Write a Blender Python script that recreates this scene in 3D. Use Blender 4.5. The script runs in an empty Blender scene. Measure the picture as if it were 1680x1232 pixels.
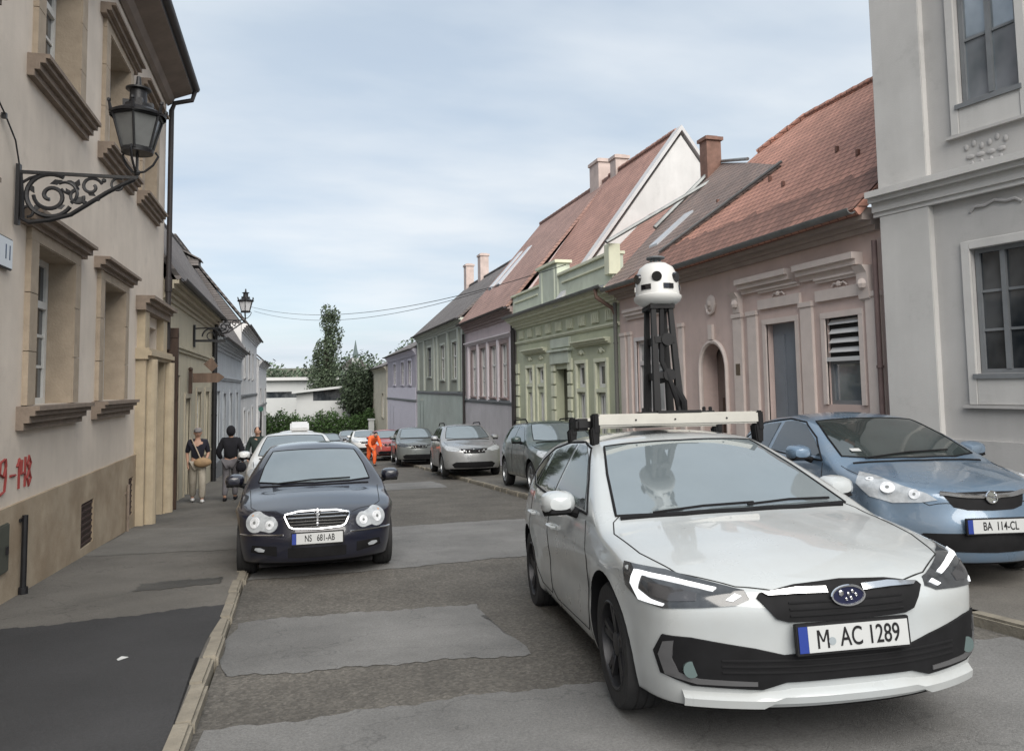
import bpy, bmesh, math, random
import numpy as np
from mathutils import Vector, Matrix
from mathutils.bvhtree import BVHTree
from mathutils.geometry import delaunay_2d_cdt
R_ = math.radians
SC = bpy.context.scene
COL = SC.collection
random.seed(7)

# ------------------------------------------------------------------ camera
cam_d = bpy.data.cameras.new('camera')
cam = bpy.data.objects.new('camera', cam_d); COL.objects.link(cam)
cam_d.sensor_width = 36.0; cam_d.lens = 1250.0 / 1680.0 * 36.0
cam_d.shift_y = -(616 - 540) / 1680.0
cam_d.clip_start = 0.05; cam_d.clip_end = 3000
cam.location = (0, 0, 1.55)
YAW, PIT, ROLL = R_(15.9), R_(4.2), R_(0.9)
fwd = Vector((math.sin(YAW) * math.cos(PIT), math.cos(YAW) * math.cos(PIT), math.sin(PIT)))
r0 = Vector((math.cos(YAW), -math.sin(YAW), 0)); u0 = r0.cross(fwd)
rt = r0 * math.cos(ROLL) - u0 * math.sin(ROLL); up = rt.cross(fwd)
cam.rotation_euler = Matrix((rt, up, -fwd)).transposed().to_euler()
SC.camera = cam

# ------------------------------------------------------------------ world and sun
W = bpy.data.worlds.new('World'); SC.world = W; W.use_nodes = True
nt = W.node_tree; N = nt.nodes; LK = nt.links; N.clear()
SUN_EL, SUN_AZ = R_(42), R_(179)
sky = N.new('ShaderNodeTexSky'); sky.sky_type = 'NISHITA'; sky.sun_disc = False
sky.sun_elevation = SUN_EL; sky.sun_rotation = SUN_AZ; sky.air_density = 1.0; sky.dust_density = 0.6; sky.ozone_density = 1.0
tc = N.new('ShaderNodeTexCoord')
sp = N.new('ShaderNodeSeparateXYZ'); LK.new(tc.outputs['Generated'], sp.inputs[0])
# a cloud layer seen on a plane overhead: direction / height
mz = N.new('ShaderNodeMath'); mz.operation = 'MAXIMUM'; mz.inputs[1].default_value = 0.0; LK.new(sp.outputs['Z'], mz.inputs[0])
az = N.new('ShaderNodeMath'); az.operation = 'ADD'; az.inputs[1].default_value = 0.16; LK.new(mz.outputs[0], az.inputs[0])
dv = N.new('ShaderNodeVectorMath'); dv.operation = 'DIVIDE'; LK.new(tc.outputs['Generated'], dv.inputs[0])
cb = N.new('ShaderNodeCombineXYZ'); [LK.new(az.outputs[0], cb.inputs[i]) for i in range(3)]; LK.new(cb.outputs[0], dv.inputs[1])
n1 = N.new('ShaderNodeTexNoise'); n1.inputs['Scale'].default_value = 0.85; n1.inputs['Detail'].default_value = 7; n1.inputs['Roughness'].default_value = 0.52
mp = N.new('ShaderNodeMapping'); mp.inputs['Scale'].default_value = (0.55, 1.0, 0.0); mp.inputs['Location'].default_value = (3.1, 0.4, 0); LK.new(dv.outputs[0], mp.inputs[0]); LK.new(mp.outputs[0], n1.inputs['Vector'])
cr = N.new('ShaderNodeValToRGB'); cr.color_ramp.elements[0].position = 0.36; cr.color_ramp.elements[0].color = (0.74, 0.74, 0.74, 1)
cr.color_ramp.elements[1].position = 0.56; cr.color_ramp.elements[1].color = (0.97, 0.97, 0.97, 1); LK.new(n1.outputs['Fac'], cr.inputs[0])
n2 = N.new('ShaderNodeTexNoise'); n2.inputs['Scale'].default_value = 1.7; n2.inputs['Detail'].default_value = 5; LK.new(mp.outputs[0], n2.inputs['Vector'])
cc = N.new('ShaderNodeValToRGB'); cc.color_ramp.elements[0].position = 0.35; cc.color_ramp.elements[0].color = (0.47, 0.54, 0.61, 1)
cc.color_ramp.elements[1].position = 0.68; cc.color_ramp.elements[1].color = (0.62, 0.66, 0.70, 1); LK.new(n2.outputs['Fac'], cc.inputs[0])
sc10 = N.new('ShaderNodeVectorMath'); sc10.operation = 'SCALE'; sc10.inputs['Scale'].default_value = 9.3; LK.new(cc.outputs['Color'], sc10.inputs[0])
mx = N.new('ShaderNodeMix'); mx.data_type = 'RGBA'
LK.new(cr.outputs['Color'], mx.inputs['Factor']); LK.new(sky.outputs['Color'], mx.inputs['A']); LK.new(sc10.outputs[0], mx.inputs['B'])
bg = N.new('ShaderNodeBackground'); bg.inputs['Strength'].default_value = 0.040
LK.new(mx.outputs['Result'], bg.inputs['Color'])
wo = N.new('ShaderNodeOutputWorld'); LK.new(bg.outputs[0], wo.inputs['Surface'])
sd = bpy.data.lights.new('sun', 'SUN'); sd.energy = 1.5; sd.angle = R_(60); sd.color = (1.0, 0.945, 0.87)
so = bpy.data.objects.new('sun', sd); COL.objects.link(so)
so.rotation_euler = Vector((math.sin(SUN_AZ) * math.cos(SUN_EL), math.cos(SUN_AZ) * math.cos(SUN_EL), math.sin(SUN_EL))).to_track_quat('Z', 'Y').to_euler()
SC.view_settings.view_transform = 'Standard'; SC.view_settings.look = 'None'
SC.view_settings.exposure = 1.88; SC.view_settings.gamma = 1.0
SC.render.engine = 'CYCLES'
SC.cycles.max_bounces = 6; SC.cycles.use_denoising = True

# ------------------------------------------------------------------ materials
MATS = {}
def mat(name, col=(.5, .5, .5), rough=.7, metal=0., coat=0., ior=1.45, noise=0., nscale=3., bump=0., bscale=40., kind=None, col2=None, emit=None, rust=None, spec=None):
    """one procedural material; noise: tone variation, bump: surface relief"""
    if name in MATS: return MATS[name]
    m = bpy.data.materials.new(name); m.use_nodes = True; MATS[name] = m
    nt = m.node_tree; N = nt.nodes; L = nt.links; b = N['Principled BSDF']
    b.inputs['Base Color'].default_value = (*col, 1); b.inputs['Roughness'].default_value = rough
    b.inputs['Metallic'].default_value = metal; b.inputs['IOR'].default_value = ior
    b.inputs['Coat Weight'].default_value = coat; b.inputs['Coat Roughness'].default_value = .04
    if spec is not None: b.inputs['Specular IOR Level'].default_value = spec
    tc = N.new('ShaderNodeTexCoord'); out = None; hsrc = None
    def nz(s, d=5, r=.55, vec=None, dist=0):
        n = N.new('ShaderNodeTexNoise'); n.inputs['Scale'].default_value = s; n.inputs['Detail'].default_value = d
        n.inputs['Roughness'].default_value = r; n.inputs['Distortion'].default_value = dist
        L.new(vec or tc.outputs['Object'], n.inputs['Vector']); return n.outputs['Fac']
    def mapped(sx, sy, sz):
        q = N.new('ShaderNodeMapping'); q.inputs['Scale'].default_value = (sx, sy, sz); L.new(tc.outputs['Object'], q.inputs[0]); return q.outputs[0]
    def ramp(src, p0, c0, p1, c1):
        q = N.new('ShaderNodeValToRGB'); e = q.color_ramp.elements; e[0].position = p0; e[1].position = p1
        e[0].color = (*c0, 1); e[1].color = (*c1, 1); L.new(src, q.inputs[0]); return q.outputs[0]
    def mix(a, bb, f, mode='MIX'):
        q = N.new('ShaderNodeMix'); q.data_type = 'RGBA'; q.blend_type = mode
        for s, v in (('A', a), ('B', bb), ('Factor', f)):
            if isinstance(v, (int, float)): q.inputs[s].default_value = v
            elif isinstance(v, tuple): q.inputs[s].default_value = (*v, 1)
            else: L.new(v, q.inputs[s])
        return q.outputs['Result']
    g = lambda v: (v, v, v)
    if noise:
        d = tuple(max(c * (1 - noise), 0) for c in col); e = tuple(min(c * (1 + noise), 1) for c in col)
        out = ramp(nz(nscale, 6, .6), .3, d, .7, e)
    if kind == 'stucco':                      # painted plaster: blotches, faint rain streaks, grime
        st = ramp(nz(1.0, 5, .6, mapped(4, 4, .4)), .35, g(.93), .62, g(1.0)); out = mix(out or col, st, .8, 'MULTIPLY')
        bl = ramp(nz(.7, 4, .6), .4, g(.9), .6, g(1.03)); out = mix(out, bl, .8, 'MULTIPLY'); sn = ramp(nz(2.2, 8, .7), .56, g(1.), .70, g(.80)); out = mix(out, sn, .6, 'MULTIPLY')
        hsrc = nz(55, 3, .6); bump = bump or .12
    if kind == 'dirtyfoot':                   # plinth: damp stains of their own shape
        bl = ramp(nz(1.6, 6, .65), .38, (.62, .56, .5), .62, g(1.0)); out = mix(out or col, bl, .7, 'MULTIPLY'); hsrc = nz(45, 4, .6); bump = .2
    if kind == 'tile':                        # rows of small clay tiles; rows run along local x, climb with z
        sx = N.new('ShaderNodeSeparateXYZ'); L.new(tc.outputs['Object'], sx.inputs[0])
        cbn = N.new('ShaderNodeCombineXYZ'); L.new(sx.outputs['X'], cbn.inputs['X']); L.new(sx.outputs['Z'], cbn.inputs['Y'])
        br = N.new('ShaderNodeTexBrick'); br.inputs['Scale'].default_value = 1.0; br.inputs['Brick Width'].default_value = .17; br.inputs['Row Height'].default_value = .12
        br.inputs['Mortar Size'].default_value = .012; br.inputs['Mortar Smooth'].default_value = .4; br.inputs['Bias'].default_value = 0
        c2 = col2 or tuple(c * .7 for c in col)
        br.inputs['Color1'].default_value = (*col, 1); br.inputs['Color2'].default_value = (*c2, 1); br.inputs['Mortar'].default_value = (*tuple(c * .35 for c in col), 1)
        L.new(cbn.outputs[0], br.inputs['Vector'])
        bl = ramp(nz(.9, 8, .72), .36, g(.72), .64, g(1.15)); out = mix(br.outputs['Color'], bl, .85, 'MULTIPLY')
        ms = ramp(nz(2.6, 7, .7), .56, g(0), .72, g(.55)); out = mix(out, tuple(c * .45 + .03 for c in col), ms)
        hsrc = br.outputs['Fac']; bump = .5
    if kind == 'asphalt':                     # aggregate, tyre polish, tar cracks
        ag = ramp(nz(70, 6, .8), .35, g(.60), .68, g(1.35)); out = mix(out or col, ag, .8, 'MULTIPLY'); sp3 = ramp(nz(9, 8, .75), .62, g(1.), .75, g(1.45)); out = mix(out, sp3, .5, 'MULTIPLY')
        bl = ramp(nz(.9, 6, .6), .36, g(.78), .64, g(1.15)); out = mix(out, bl, .8, 'MULTIPLY')
        wv = N.new('ShaderNodeTexVoronoi'); wv.feature = 'DISTANCE_TO_EDGE'; wv.inputs['Scale'].default_value = .8
        dn = N.new('ShaderNodeVectorMath'); dn.operation = 'ADD'; nn = N.new('ShaderNodeTexNoise'); nn.inputs['Scale'].default_value = 2.2; nn.inputs['Detail'].default_value = 6
        L.new(tc.outputs['Object'], nn.inputs['Vector']); L.new(tc.outputs['Object'], dn.inputs[0]); L.new(nn.outputs['Color'], dn.inputs[1]); L.new(dn.outputs[0], wv.inputs['Vector'])
        ck = ramp(wv.outputs['Distance'], 0., g(.35), .010, g(1.)); out = mix(out, ck, rust if rust is not None else .5, 'MULTIPLY')
        hsrc = nz(120, 3, .7); bump = bump or .5
    if kind == 'gravel':
        v = N.new('ShaderNodeTexVoronoi'); v.inputs['Scale'].default_value = 48; L.new(tc.outputs['Object'], v.inputs['Vector'])
        sp2 = ramp(v.outputs['Color'], .3, g(.80), .95, g(1.45)); out = mix(out or col, sp2, .8, 'MULTIPLY')
        ag = ramp(nz(30, 8, .8), .35, g(.55), .7, g(1.4)); out = mix(out, ag, .8, 'MULTIPLY'); sp3 = ramp(nz(7, 8, .75), .60, g(1.), .72, g(1.7)); out = mix(out, sp3, .6, 'MULTIPLY')
        bl = ramp(nz(1.3, 6, .65), .36, g(.72), .66, g(1.2)); out = mix(out, bl, .8, 'MULTIPLY')
        hsrc = v.outputs['Distance']; bump = .35
    if kind == 'leaf':
        oi = N.new('ShaderNodeNewGeometry'); out = ramp(oi.outputs['Random Per Island'], 0., tuple(c * .55 for c in col), 1., tuple(c * 1.6 for c in col))
        b.inputs['Subsurface Weight'].default_value = 0
    if kind == 'wood':
        gr = ramp(nz(1., 6, .6, mapped(3, 3, .6), 1.5), .35, tuple(c * .6 for c in col), .7, tuple(c * 1.25 for c in col)); out = gr; hsrc = nz(8, 5, .6, mapped(6, 6, .5)); bump = .15
    if kind == 'window':                      # old glass with a faint curtain tone behind it
        out = ramp(nz(1.1, 3, .6, mapped(1.5, 1.5, 1)), .4, col, .62, col2 or col)
    if kind == 'dust':                        # road film on paint, thicker in places
        d = ramp(nz(1.4, 6, .65), .42, g(0), .75, g(.35)); out = mix(out or col, (.30, .28, .25), d)
        rr = ramp(nz(3.5, 5, .6), .35, g(rough * .75), .7, g(min(rough * 1.5 + .04, 1))); L.new(rr, b.inputs['Roughness'])
    if out is not None: L.new(out, b.inputs['Base Color'])
    if bump:
        bn = N.new('ShaderNodeBump'); bn.inputs['Strength'].default_value = bump; bn.inputs['Distance'].default_value = .02
        L.new(hsrc if hsrc is not None else nz(bscale, 4, .6), bn.inputs['Height']); L.new(bn.outputs[0], b.inputs['Normal'])
    if emit: b.inputs['Emission Color'].default_value = (*emit[0], 1); b.inputs['Emission Strength'].default_value = emit[1]
    return m

# ------------------------------------------------------------------ mesh helpers
def link(o, parent=None):
    COL.objects.link(o)
    if parent is not None: o.parent = parent
    return o
def tag(o, label=None, cat=None, group=None, kind=None):
    if label: o['label'] = label
    if cat: o['category'] = cat
    if group: o['group'] = group
    if kind: o['kind'] = kind
    return o
def thing(name, loc, rz, label, cat, group=None, rot=None):
    o = bpy.data.objects.new(name, None); COL.objects.link(o); o.empty_display_size = .2
    o.location = loc; o.rotation_euler = rot if rot else (0, 0, rz)
    return tag(o, label, cat, group)
def copy_tree(o, parent=None):
    c = o.copy(); COL.objects.link(c)
    if parent is not None: c.parent = parent
    for ch in list(o.children): copy_tree(ch, c)
    return c
class M:
    def __init__(s): s.v = []; s.f = []; s.mi = []
    def add(s, vs, fs, mi=0):
        n = len(s.v); s.v += [tuple(p) for p in vs]; s.f += [tuple(i + n for i in f) for f in fs]; s.mi += [mi] * len(fs); return s
    def box(s, x0, x1, y0, y1, z0, z1, mi=0):
        x0, x1 = min(x0, x1), max(x0, x1); y0, y1 = min(y0, y1), max(y0, y1); z0, z1 = min(z0, z1), max(z0, z1)
        return s.add([(x0, y0, z0), (x1, y0, z0), (x1, y1, z0), (x0, y1, z0), (x0, y0, z1), (x1, y0, z1), (x1, y1, z1), (x0, y1, z1)],
                     [(0, 3, 2, 1), (4, 5, 6, 7), (0, 1, 5, 4), (1, 2, 6, 5), (2, 3, 7, 6), (3, 0, 4, 7)], mi)
    def prism(s, poly, axis, a0, a1, mi=0):
        """poly in the two other axes (in xyz order), extruded along axis"""
        def P(p, a): return {'x': (a, p[0], p[1]), 'y': (p[0], a, p[1]), 'z': (p[0], p[1], a)}[axis]
        n = len(poly); vs = [P(p, a0) for p in poly] + [P(p, a1) for p in poly]
        fs = [tuple(range(n)), tuple(range(2 * n - 1, n - 1, -1))] + [(i, (i + 1) % n, (i + 1) % n + n, i + n) for i in range(n)]
        return s.add(vs, fs, mi)
    def cyl(s, p0, p1, r0, r1=None, n=10, mi=0, caps=True):
        p0 = Vector(p0); p1 = Vector(p1); r1 = r0 if r1 is None else r1; d = (p1 - p0).normalized()
        a = d.orthogonal().normalized(); b = d.cross(a); vs = []
        for p, r in ((p0, r0), (p1, r1)):
            vs += [p + (a * math.cos(t) + b * math.sin(t)) * r for t in [2 * math.pi * i / n for i in range(n)]]
        fs = [(i, (i + 1) % n, (i + 1) % n + n, i + n) for i in range(n)]
        if caps: fs += [tuple(range(n))[::-1], tuple(range(n, 2 * n))]
        return s.add(vs, fs, mi)
    def lathe(s, c, prof, n=16, axis='z', mi=0):
        vs = []; k = len(prof)
        for i in range(n):
            t = 2 * math.pi * i / n; ct, st = math.cos(t), math.sin(t)
            for r, h in prof:
                p = {'z': (r * ct, r * st, h), 'y': (r * ct, h, r * st), 'x': (h, r * ct, r * st)}[axis]
                vs.append((c[0] + p[0], c[1] + p[1], c[2] + p[2]))
        fs = [(i * k + j, ((i + 1) % n) * k + j, ((i + 1) % n) * k + j + 1, i * k + j + 1) for i in range(n) for j in range(k - 1)]
        return s.add(vs, fs, mi)
    def tube(s, pts, r, n=6, mi=0):
        pts = [Vector(p) for p in pts]; k = len(pts); vs = []; ref = None
        for i, p in enumerate(pts):
            d = (pts[min(i + 1, k - 1)] - pts[max(i - 1, 0)]).normalized()
            if ref is None: ref = d.orthogonal().normalized()
            a = (ref - d * ref.dot(d)).normalized(); ref = a; b = d.cross(a); rr = r[i] if isinstance(r, (list, tuple)) else r
            vs += [p + (a * math.cos(t) + b * math.sin(t)) * rr for t in [2 * math.pi * j / n for j in range(n)]]
        fs = [(i * n + j, i * n + (j + 1) % n, (i + 1) * n + (j + 1) % n, (i + 1) * n + j) for i in range(k - 1) for j in range(n)]
        fs += [tuple(range(n))[::-1], tuple(range((k - 1) * n, k * n))]
        return s.add(vs, fs, mi)
    def ball(s, c, r, n=12, mi=0):
        rx, ry, rz = (r, r, r) if isinstance(r, (int, float)) else r; h = n // 2; vs = []
        for i in range(h + 1):
            t = math.pi * i / h
            for j in range(n):
                a = 2 * math.pi * j / n; vs.append((c[0] + rx * math.sin(t) * math.cos(a), c[1] + ry * math.sin(t) * math.sin(a), c[2] + rz * math.cos(t)))
        fs = [(i * n + j, (i + 1) * n + j, (i + 1) * n + (j + 1) % n, i * n + (j + 1) % n) for i in range(h) for j in range(n)]
        return s.add(vs, fs, mi)
    def build(s, name, mats, parent=None, smooth=False, bevel=0, loc=None):
        me = bpy.data.meshes.new(name); me.from_pydata(s.v, [], s.f)
        mats = mats if isinstance(mats, (list, tuple)) else [mats]
        for m in mats: me.materials.append(m)
        me.polygons.foreach_set('material_index', s.mi); me.update()
        bm = bmesh.new(); bm.from_mesh(me); bmesh.ops.remove_doubles(bm, verts=bm.verts, dist=1e-5); bmesh.ops.recalc_face_normals(bm, faces=bm.faces)
        if bevel: bmesh.ops.bevel(bm, geom=[e for e in bm.edges if len(e.link_faces) == 2 and e.calc_face_angle(0) > .6], offset=bevel, segments=2, affect='EDGES', clamp_overlap=True)
        bm.to_mesh(me); bm.free()
        if smooth:
            me.polygons.foreach_set('use_smooth', [True] * len(me.polygons)); me.set_sharp_from_angle(angle=R_(40))
        o = bpy.data.objects.new(name, me)
        if loc: o.location = loc
        return link(o, parent)
def text_mesh(name, s, size, m, parent, origin, xdir, ydir, sx=1., bold=0., thick=.002, align='CENTER'):
    """lettering as a mesh lying in the plane (xdir, ydir) of its parent"""
    cu = bpy.data.curves.new('t', 'FONT'); cu.body = s; cu.size = size; cu.align_x = align; cu.align_y = 'CENTER'; cu.extrude = thick; cu.offset = bold
    o = bpy.data.objects.new('t', cu); COL.objects.link(o); bpy.context.view_layer.update()
    me = bpy.data.meshes.new_from_object(o.evaluated_get(bpy.context.evaluated_depsgraph_get())); COL.objects.unlink(o); bpy.data.objects.remove(o)
    x = Vector(xdir).normalized(); y = Vector(ydir).normalized(); z = x.cross(y); O = Vector(origin)
    for v in me.vertices: v.co = O + x * v.co.x * sx + y * v.co.y + z * v.co.z
    me.materials.clear(); me.materials.append(m)
    return link(bpy.data.objects.new(name, me), parent)
def gz(Y):
    """height of the street surface: falls away from the camera, levels out in the distance"""
    pts = [(-60, 1.2), (-8, .30), (0, 0), (3.5, -.165), (6.4, -.36), (8.6, -.475), (20, -1.1), (40, -2.2), (62, -3.38), (72, -3.75), (90, -3.9), (130, -3.5), (200, 0), (330, 10), (600, 16)]
    return float(np.interp(Y, [p[0] for p in pts], [p[1] for p in pts]))
# ------------------------------------------------------------------ ground, road, pavements
def sheet(name, xf0, xf1, ys, dz, m, kind='structure', thick=0, nx=1):
    """strip following the street slope between the X functions xf0(Y) and xf1(Y)"""
    s = M(); vs = []
    for Y in ys:
        for i in range(nx + 1):
            a, b = xf0(Y), xf1(Y); vs.append((a + (b - a) * i / nx, Y, gz(Y) + dz))
    k = nx + 1
    s.add(vs, [(j * k + i, j * k + i + 1, (j + 1) * k + i + 1, (j + 1) * k + i) for j in range(len(ys) - 1) for i in range(nx)])
    if thick:
        for i0 in (0, nx):
            vs = []
            for j, Y in enumerate(ys): X = (xf0, xf1)[i0 > 0](Y); vs += [(X, Y, gz(Y) + dz), (X, Y, gz(Y) + dz - thick)]
            s.add(vs, [(2 * j, 2 * j + 2, 2 * j + 3, 2 * j + 1) for j in range(len(ys) - 1)])
    o = s.build(name, m); return tag(o, kind=kind)
m_ground = mat('earth', (.10, .10, .07), .95, noise=.3, nscale=.3)
m_road = mat('road_old', (.096, .089, .079), .85, kind='gravel')
m_patch = mat('road_patch', (.158, .157, .154), .8, noise=.14, nscale=1.5, kind='asphalt', rust=.4)
m_dark = mat('pavement_dark', (.036, .036, .038), .85, noise=.1, nscale=1.2, kind='asphalt', rust=.0)
m_pave = mat('pavement_old', (.130, .122, .110), .85, noise=.15, nscale=.8, kind='asphalt', rust=.5)
m_kerb = mat('kerb_stone', (.20, .18, .145), .85, noise=.25, nscale=5, bump=.4, bscale=30)
ys_all = [-60, -30, -12] + [y * 1.0 for y in range(-8, 92, 2)] + [100, 115, 130, 160, 200, 260, 330, 450, 600]
sheet('ground', lambda Y: -400, lambda Y: 400, ys_all, -.06, m_ground, nx=8)
ys_st = [-30, -12] + [y * 1.0 for y in range(-8, 74, 1)]
KL = lambda Y: -.50 + .0 * Y
KR = lambda Y: 4.72 - .0008 * max(Y - 20, 0) ** 1.8 * .35
sheet('road', KL, KR, ys_st, 0, m_road, nx=2)
def wob(x, s=0.): return .035 * math.sin(x * 2.3 + s) + .02 * math.sin(x * 9.7 + 2 * s) + .014 * math.sin(x * 31 + s * 3) + .010 * math.sin(x * 67 + s)
def patch_sheet(name, x0, x1, ya, yb, dz, m, slope=0., label=None):
    """repair band laid across the road, ragged edges"""
    n = 110; s = M(); vs = []; k = 9
    for i in range(n + 1):
        X = x0 + (x1 - x0) * i / n; A = ya(X) + wob(X, ya(0)); B = yb(X) + wob(X, yb(1) + 1)
        for j in range(k): Y = A + (B - A) * j / (k - 1); vs.append((X + (wob(Y, 3) if i in (0, n) else 0), Y, gz(Y) + dz))
    s.add(vs, [(i * k + j, (i + 1) * k + j, (i + 1) * k + j + 1, i * k + j + 1) for i in range(n) for j in range(k - 1)])
    return tag(s.build(name, m), kind='structure')
patch_sheet('road_patch', -.44, 4.66, lambda X: 8.75 + .05 * X, lambda X: 12.6 - .05 * X, .004, m_patch)
patch_sheet('road_patch', -.44, 1.55, lambda X: 5.32 - .18 * X, lambda X: 6.85 - .05 * X, .004, m_patch)
patch_sheet('road_patch', -.46, 4.66, lambda X: -3.0, lambda X: 4.42 - .04 * X, .004, m_patch)
patch_sheet('road_patch', -.2, 3.9, lambda X: 20.0, lambda X: 22.5, .004, m_patch)
ys_p = [-12] + [y * .5 for y in range(-16, 130)]
sheet('pavement', lambda Y: -2.9, lambda Y: -.575, ys_p, .055, m_pave, nx=2)
patch_sheet('pavement_patch', -2.62, -.60, lambda X: -6, lambda X: 7.45 + .12 * X, .059, m_dark)
patch_sheet('pavement_patch', -2.62, -.60, lambda X: 10.6 - .2 * X, lambda X: 13.2 - .3 * X, .059, mat('pavement_mid', (.155, .148, .135), .85, noise=.12, nscale=1.2, kind='asphalt', rust=.2))
patch_sheet('pavement_patch', -1.5, -.72, lambda X: 8.4, lambda X: 8.75, .059, mat('pavement_damp', (.065, .062, .057), .7, noise=.2, nscale=2, kind='asphalt', rust=.0))
# kerb stones: each one a slightly different block, one row is one kerb
def kerb(name, xf, y0, y1, w, h, label, seed, step=.55):
    rnd = random.Random(seed); s = M(); y = y0
    while y < y1:
        l = step * rnd.uniform(.8, 1.25); X = xf(y) + rnd.uniform(-.02, .02); dz = rnd.uniform(-.012, .008); e = rnd.uniform(.003, .012)
        a, b = y + e, y + l - e; za, zb = gz(a) + h + dz, gz(b) + h + dz; w2 = w * rnd.uniform(.92, 1.06)
        s.add([(X - w2 / 2, a, za - .25), (X + w2 / 2, a, za - .25), (X + w2 / 2, b, zb - .25), (X - w2 / 2, b, zb - .25), (X - w2 / 2, a, za), (X + w2 / 2, a, za), (X + w2 / 2, b, zb), (X - w2 / 2, b, zb)],
              [(0, 3, 2, 1), (4, 5, 6, 7), (0, 1, 5, 4), (1, 2, 6, 5), (2, 3, 7, 6), (3, 0, 4, 7)]); y += l
    return tag(s.build(name, m_kerb, bevel=.018), kind='structure')
kerb('kerb', lambda Y: KL(Y) - .05, -8, 72, .115, .07, '', 3)
kerb('kerb', lambda Y: KR(Y) + .06, -8, 72, .13, .09, '', 4)
sheet('parking_strip', lambda Y: KR(Y) + .12, lambda Y: 7.9, ys_p, .085, m_pave, nx=2)

# ------------------------------------------------------------------ facade kit (local x = along the wall left to right seen from the street, y = into the house, z up)
m_white = mat('window_white', (.62, .62, .60), .55, noise=.08, nscale=6)
m_greyf = mat('window_grey', (.17, .18, .19), .55, noise=.1, nscale=6)
m_glass = mat('window_glass', (.018, .022, .026), .05, ior=1.6, kind='window', col2=(.07, .075, .08))
m_glassb = mat('window_glass_bright', (.16, .19, .21), .04, ior=2.2, kind='window', col2=(.30, .33, .36), metal=.3)
m_curtain = mat('window_glass_curtain', (.26, .26, .26), .08, ior=1.6, kind='window', col2=(.42, .42, .41))
m_dkwood = mat('dark_wood', (.055, .032, .022), .6, kind='wood')
m_inner = mat('room_dark', (.02, .02, .02), .9)
m_gutter = mat('gutter_dark', (.035, .03, .03), .5, noise=.2, nscale=4)
m_zinc = mat('gutter_zinc', (.20, .21, .21), .45, metal=.4, noise=.2, nscale=4)
m_iron = mat('cast_iron', (.014, .014, .016), .45, noise=.3, nscale=9, bump=.1)
def wall_faces(m, u0, u1, z0, z1, holes, y=0., depth=.2, mi=0, back=1):
    us = sorted({u0, u1, *[h[0] for h in holes], *[h[1] for h in holes]}); zs = sorted({z0, z1, *[h[2] for h in holes], *[h[3] for h in holes]})
    us = [u for u in us if u0 <= u <= u1]; zs = [z for z in zs if z0 <= z <= z1]
    for a, b in zip(us, us[1:]):
        for c, d in zip(zs, zs[1:]):
            um, zm = (a + b) / 2, (c + d) / 2
            if not any(h[0] < um < h[1] and h[2] < zm < h[3] for h in holes):
                m.add([(a, y, c), (b, y, c), (b, y, d), (a, y, d)], [(0, 1, 2, 3)], mi)
    for h in holes:
        a, b, c, d = h[:4]; D = y + (h[4] if len(h) > 4 else depth)
        m.add([(a, y, c), (a, D, c), (a, D, d), (a, y, d)], [(0, 1, 2, 3)], mi); m.add([(b, y, c), (b, D, c), (b, D, d), (b, y, d)], [(3, 2, 1, 0)], mi)
        m.add([(a, y, c), (b, y, c), (b, D, c), (a, D, c)], [(0, 1, 2, 3)], mi); m.add([(a, y, d), (b, y, d), (b, D, d), (a, D, d)], [(3, 2, 1, 0)], mi)
        m.add([(a, D, c), (b, D, c), (b, D, d), (a, D, d)], [(0, 1, 2, 3)], back)
def shell(m, u0, u1, z0, z1, D, mi=0):
    """side walls, back wall and top of the house body"""
    m.add([(u0, 0, z0), (u0, D, z0), (u0, D, z1), (u0, 0, z1)], [(0, 1, 2, 3)], mi); m.add([(u1, 0, z0), (u1, D, z0), (u1, D, z1), (u1, 0, z1)], [(3, 2, 1, 0)], mi)
    m.add([(u0, D, z0), (u1, D, z0), (u1, D, z1), (u0, D, z1)], [(0, 1, 2, 3)], mi); m.add([(u0, 0, z1), (u1, 0, z1), (u1, D, z1), (u0, D, z1)], [(0, 1, 2, 3)], mi)
def window(par, u0, u1, z0, z1, y, fm=None, gm=None, cols=2, rows=3, transom=None, fw=.055, name='window', mun=.028):
    fm = fm or m_white; gm = gm or m_glass; s = M(); d0, d1 = y - .03, y + .03
    s.box(u0, u0 + fw, d0, d1, z0, z1); s.box(u1 - fw, u1, d0, d1, z0, z1); s.box(u0 + fw, u1 - fw, d0, d1, z0, z0 + fw); s.box(u0 + fw, u1 - fw, d0, d1, z1 - fw, z1)
    iu0, iu1, iz0, iz1 = u0 + fw, u1 - fw, z0 + fw, z1 - fw
    if cols > 1:
        c = (iu0 + iu1) / 2; s.box(c - fw * .55, c + fw * .55, d0 - .008, d1 - .005, iz0, iz1)
    if transom: s.box(iu0, iu1, d0 - .012, d1 - .01, transom - fw * .6, transom + fw * .6)
    zz = [iz0 + (iz1 - iz0) * i / rows for i in range(1, rows)] if not transom else [iz0 + (transom - iz0) * i / rows for i in range(1, rows)]
    for z in zz: s.box(iu0, iu1, d0 + .012, d1 - .012, z - mun / 2, z + mun / 2)
    if cols > 2:
        for i in (1, 3): u = iu0 + (iu1 - iu0) * i / 4; s.box(u - mun / 2, u + mun / 2, d0 + .014, d1 - .014, iz0, iz1)
    w = s.build(name, fm, par)
    M().box(iu0 - .005, iu1 + .005, y + .002, y + .008, iz0 - .005, iz1 + .005).build('pane', gm, w)
    return w
def cornice(par, name, u0, u1, z0, steps, m, y=0.):
    """steps: list of (height, projection) stacked from z0 up"""
    s = M(); z = z0; poly = [(y + .02, z0)]
    for h, p in steps: poly += [(y - p, z), (y - p, z + h)]; z += h
    poly += [(y + .02, z)]
    s.prism(poly, 'x', u0, u1); return s.build(name, m, par)
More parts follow.
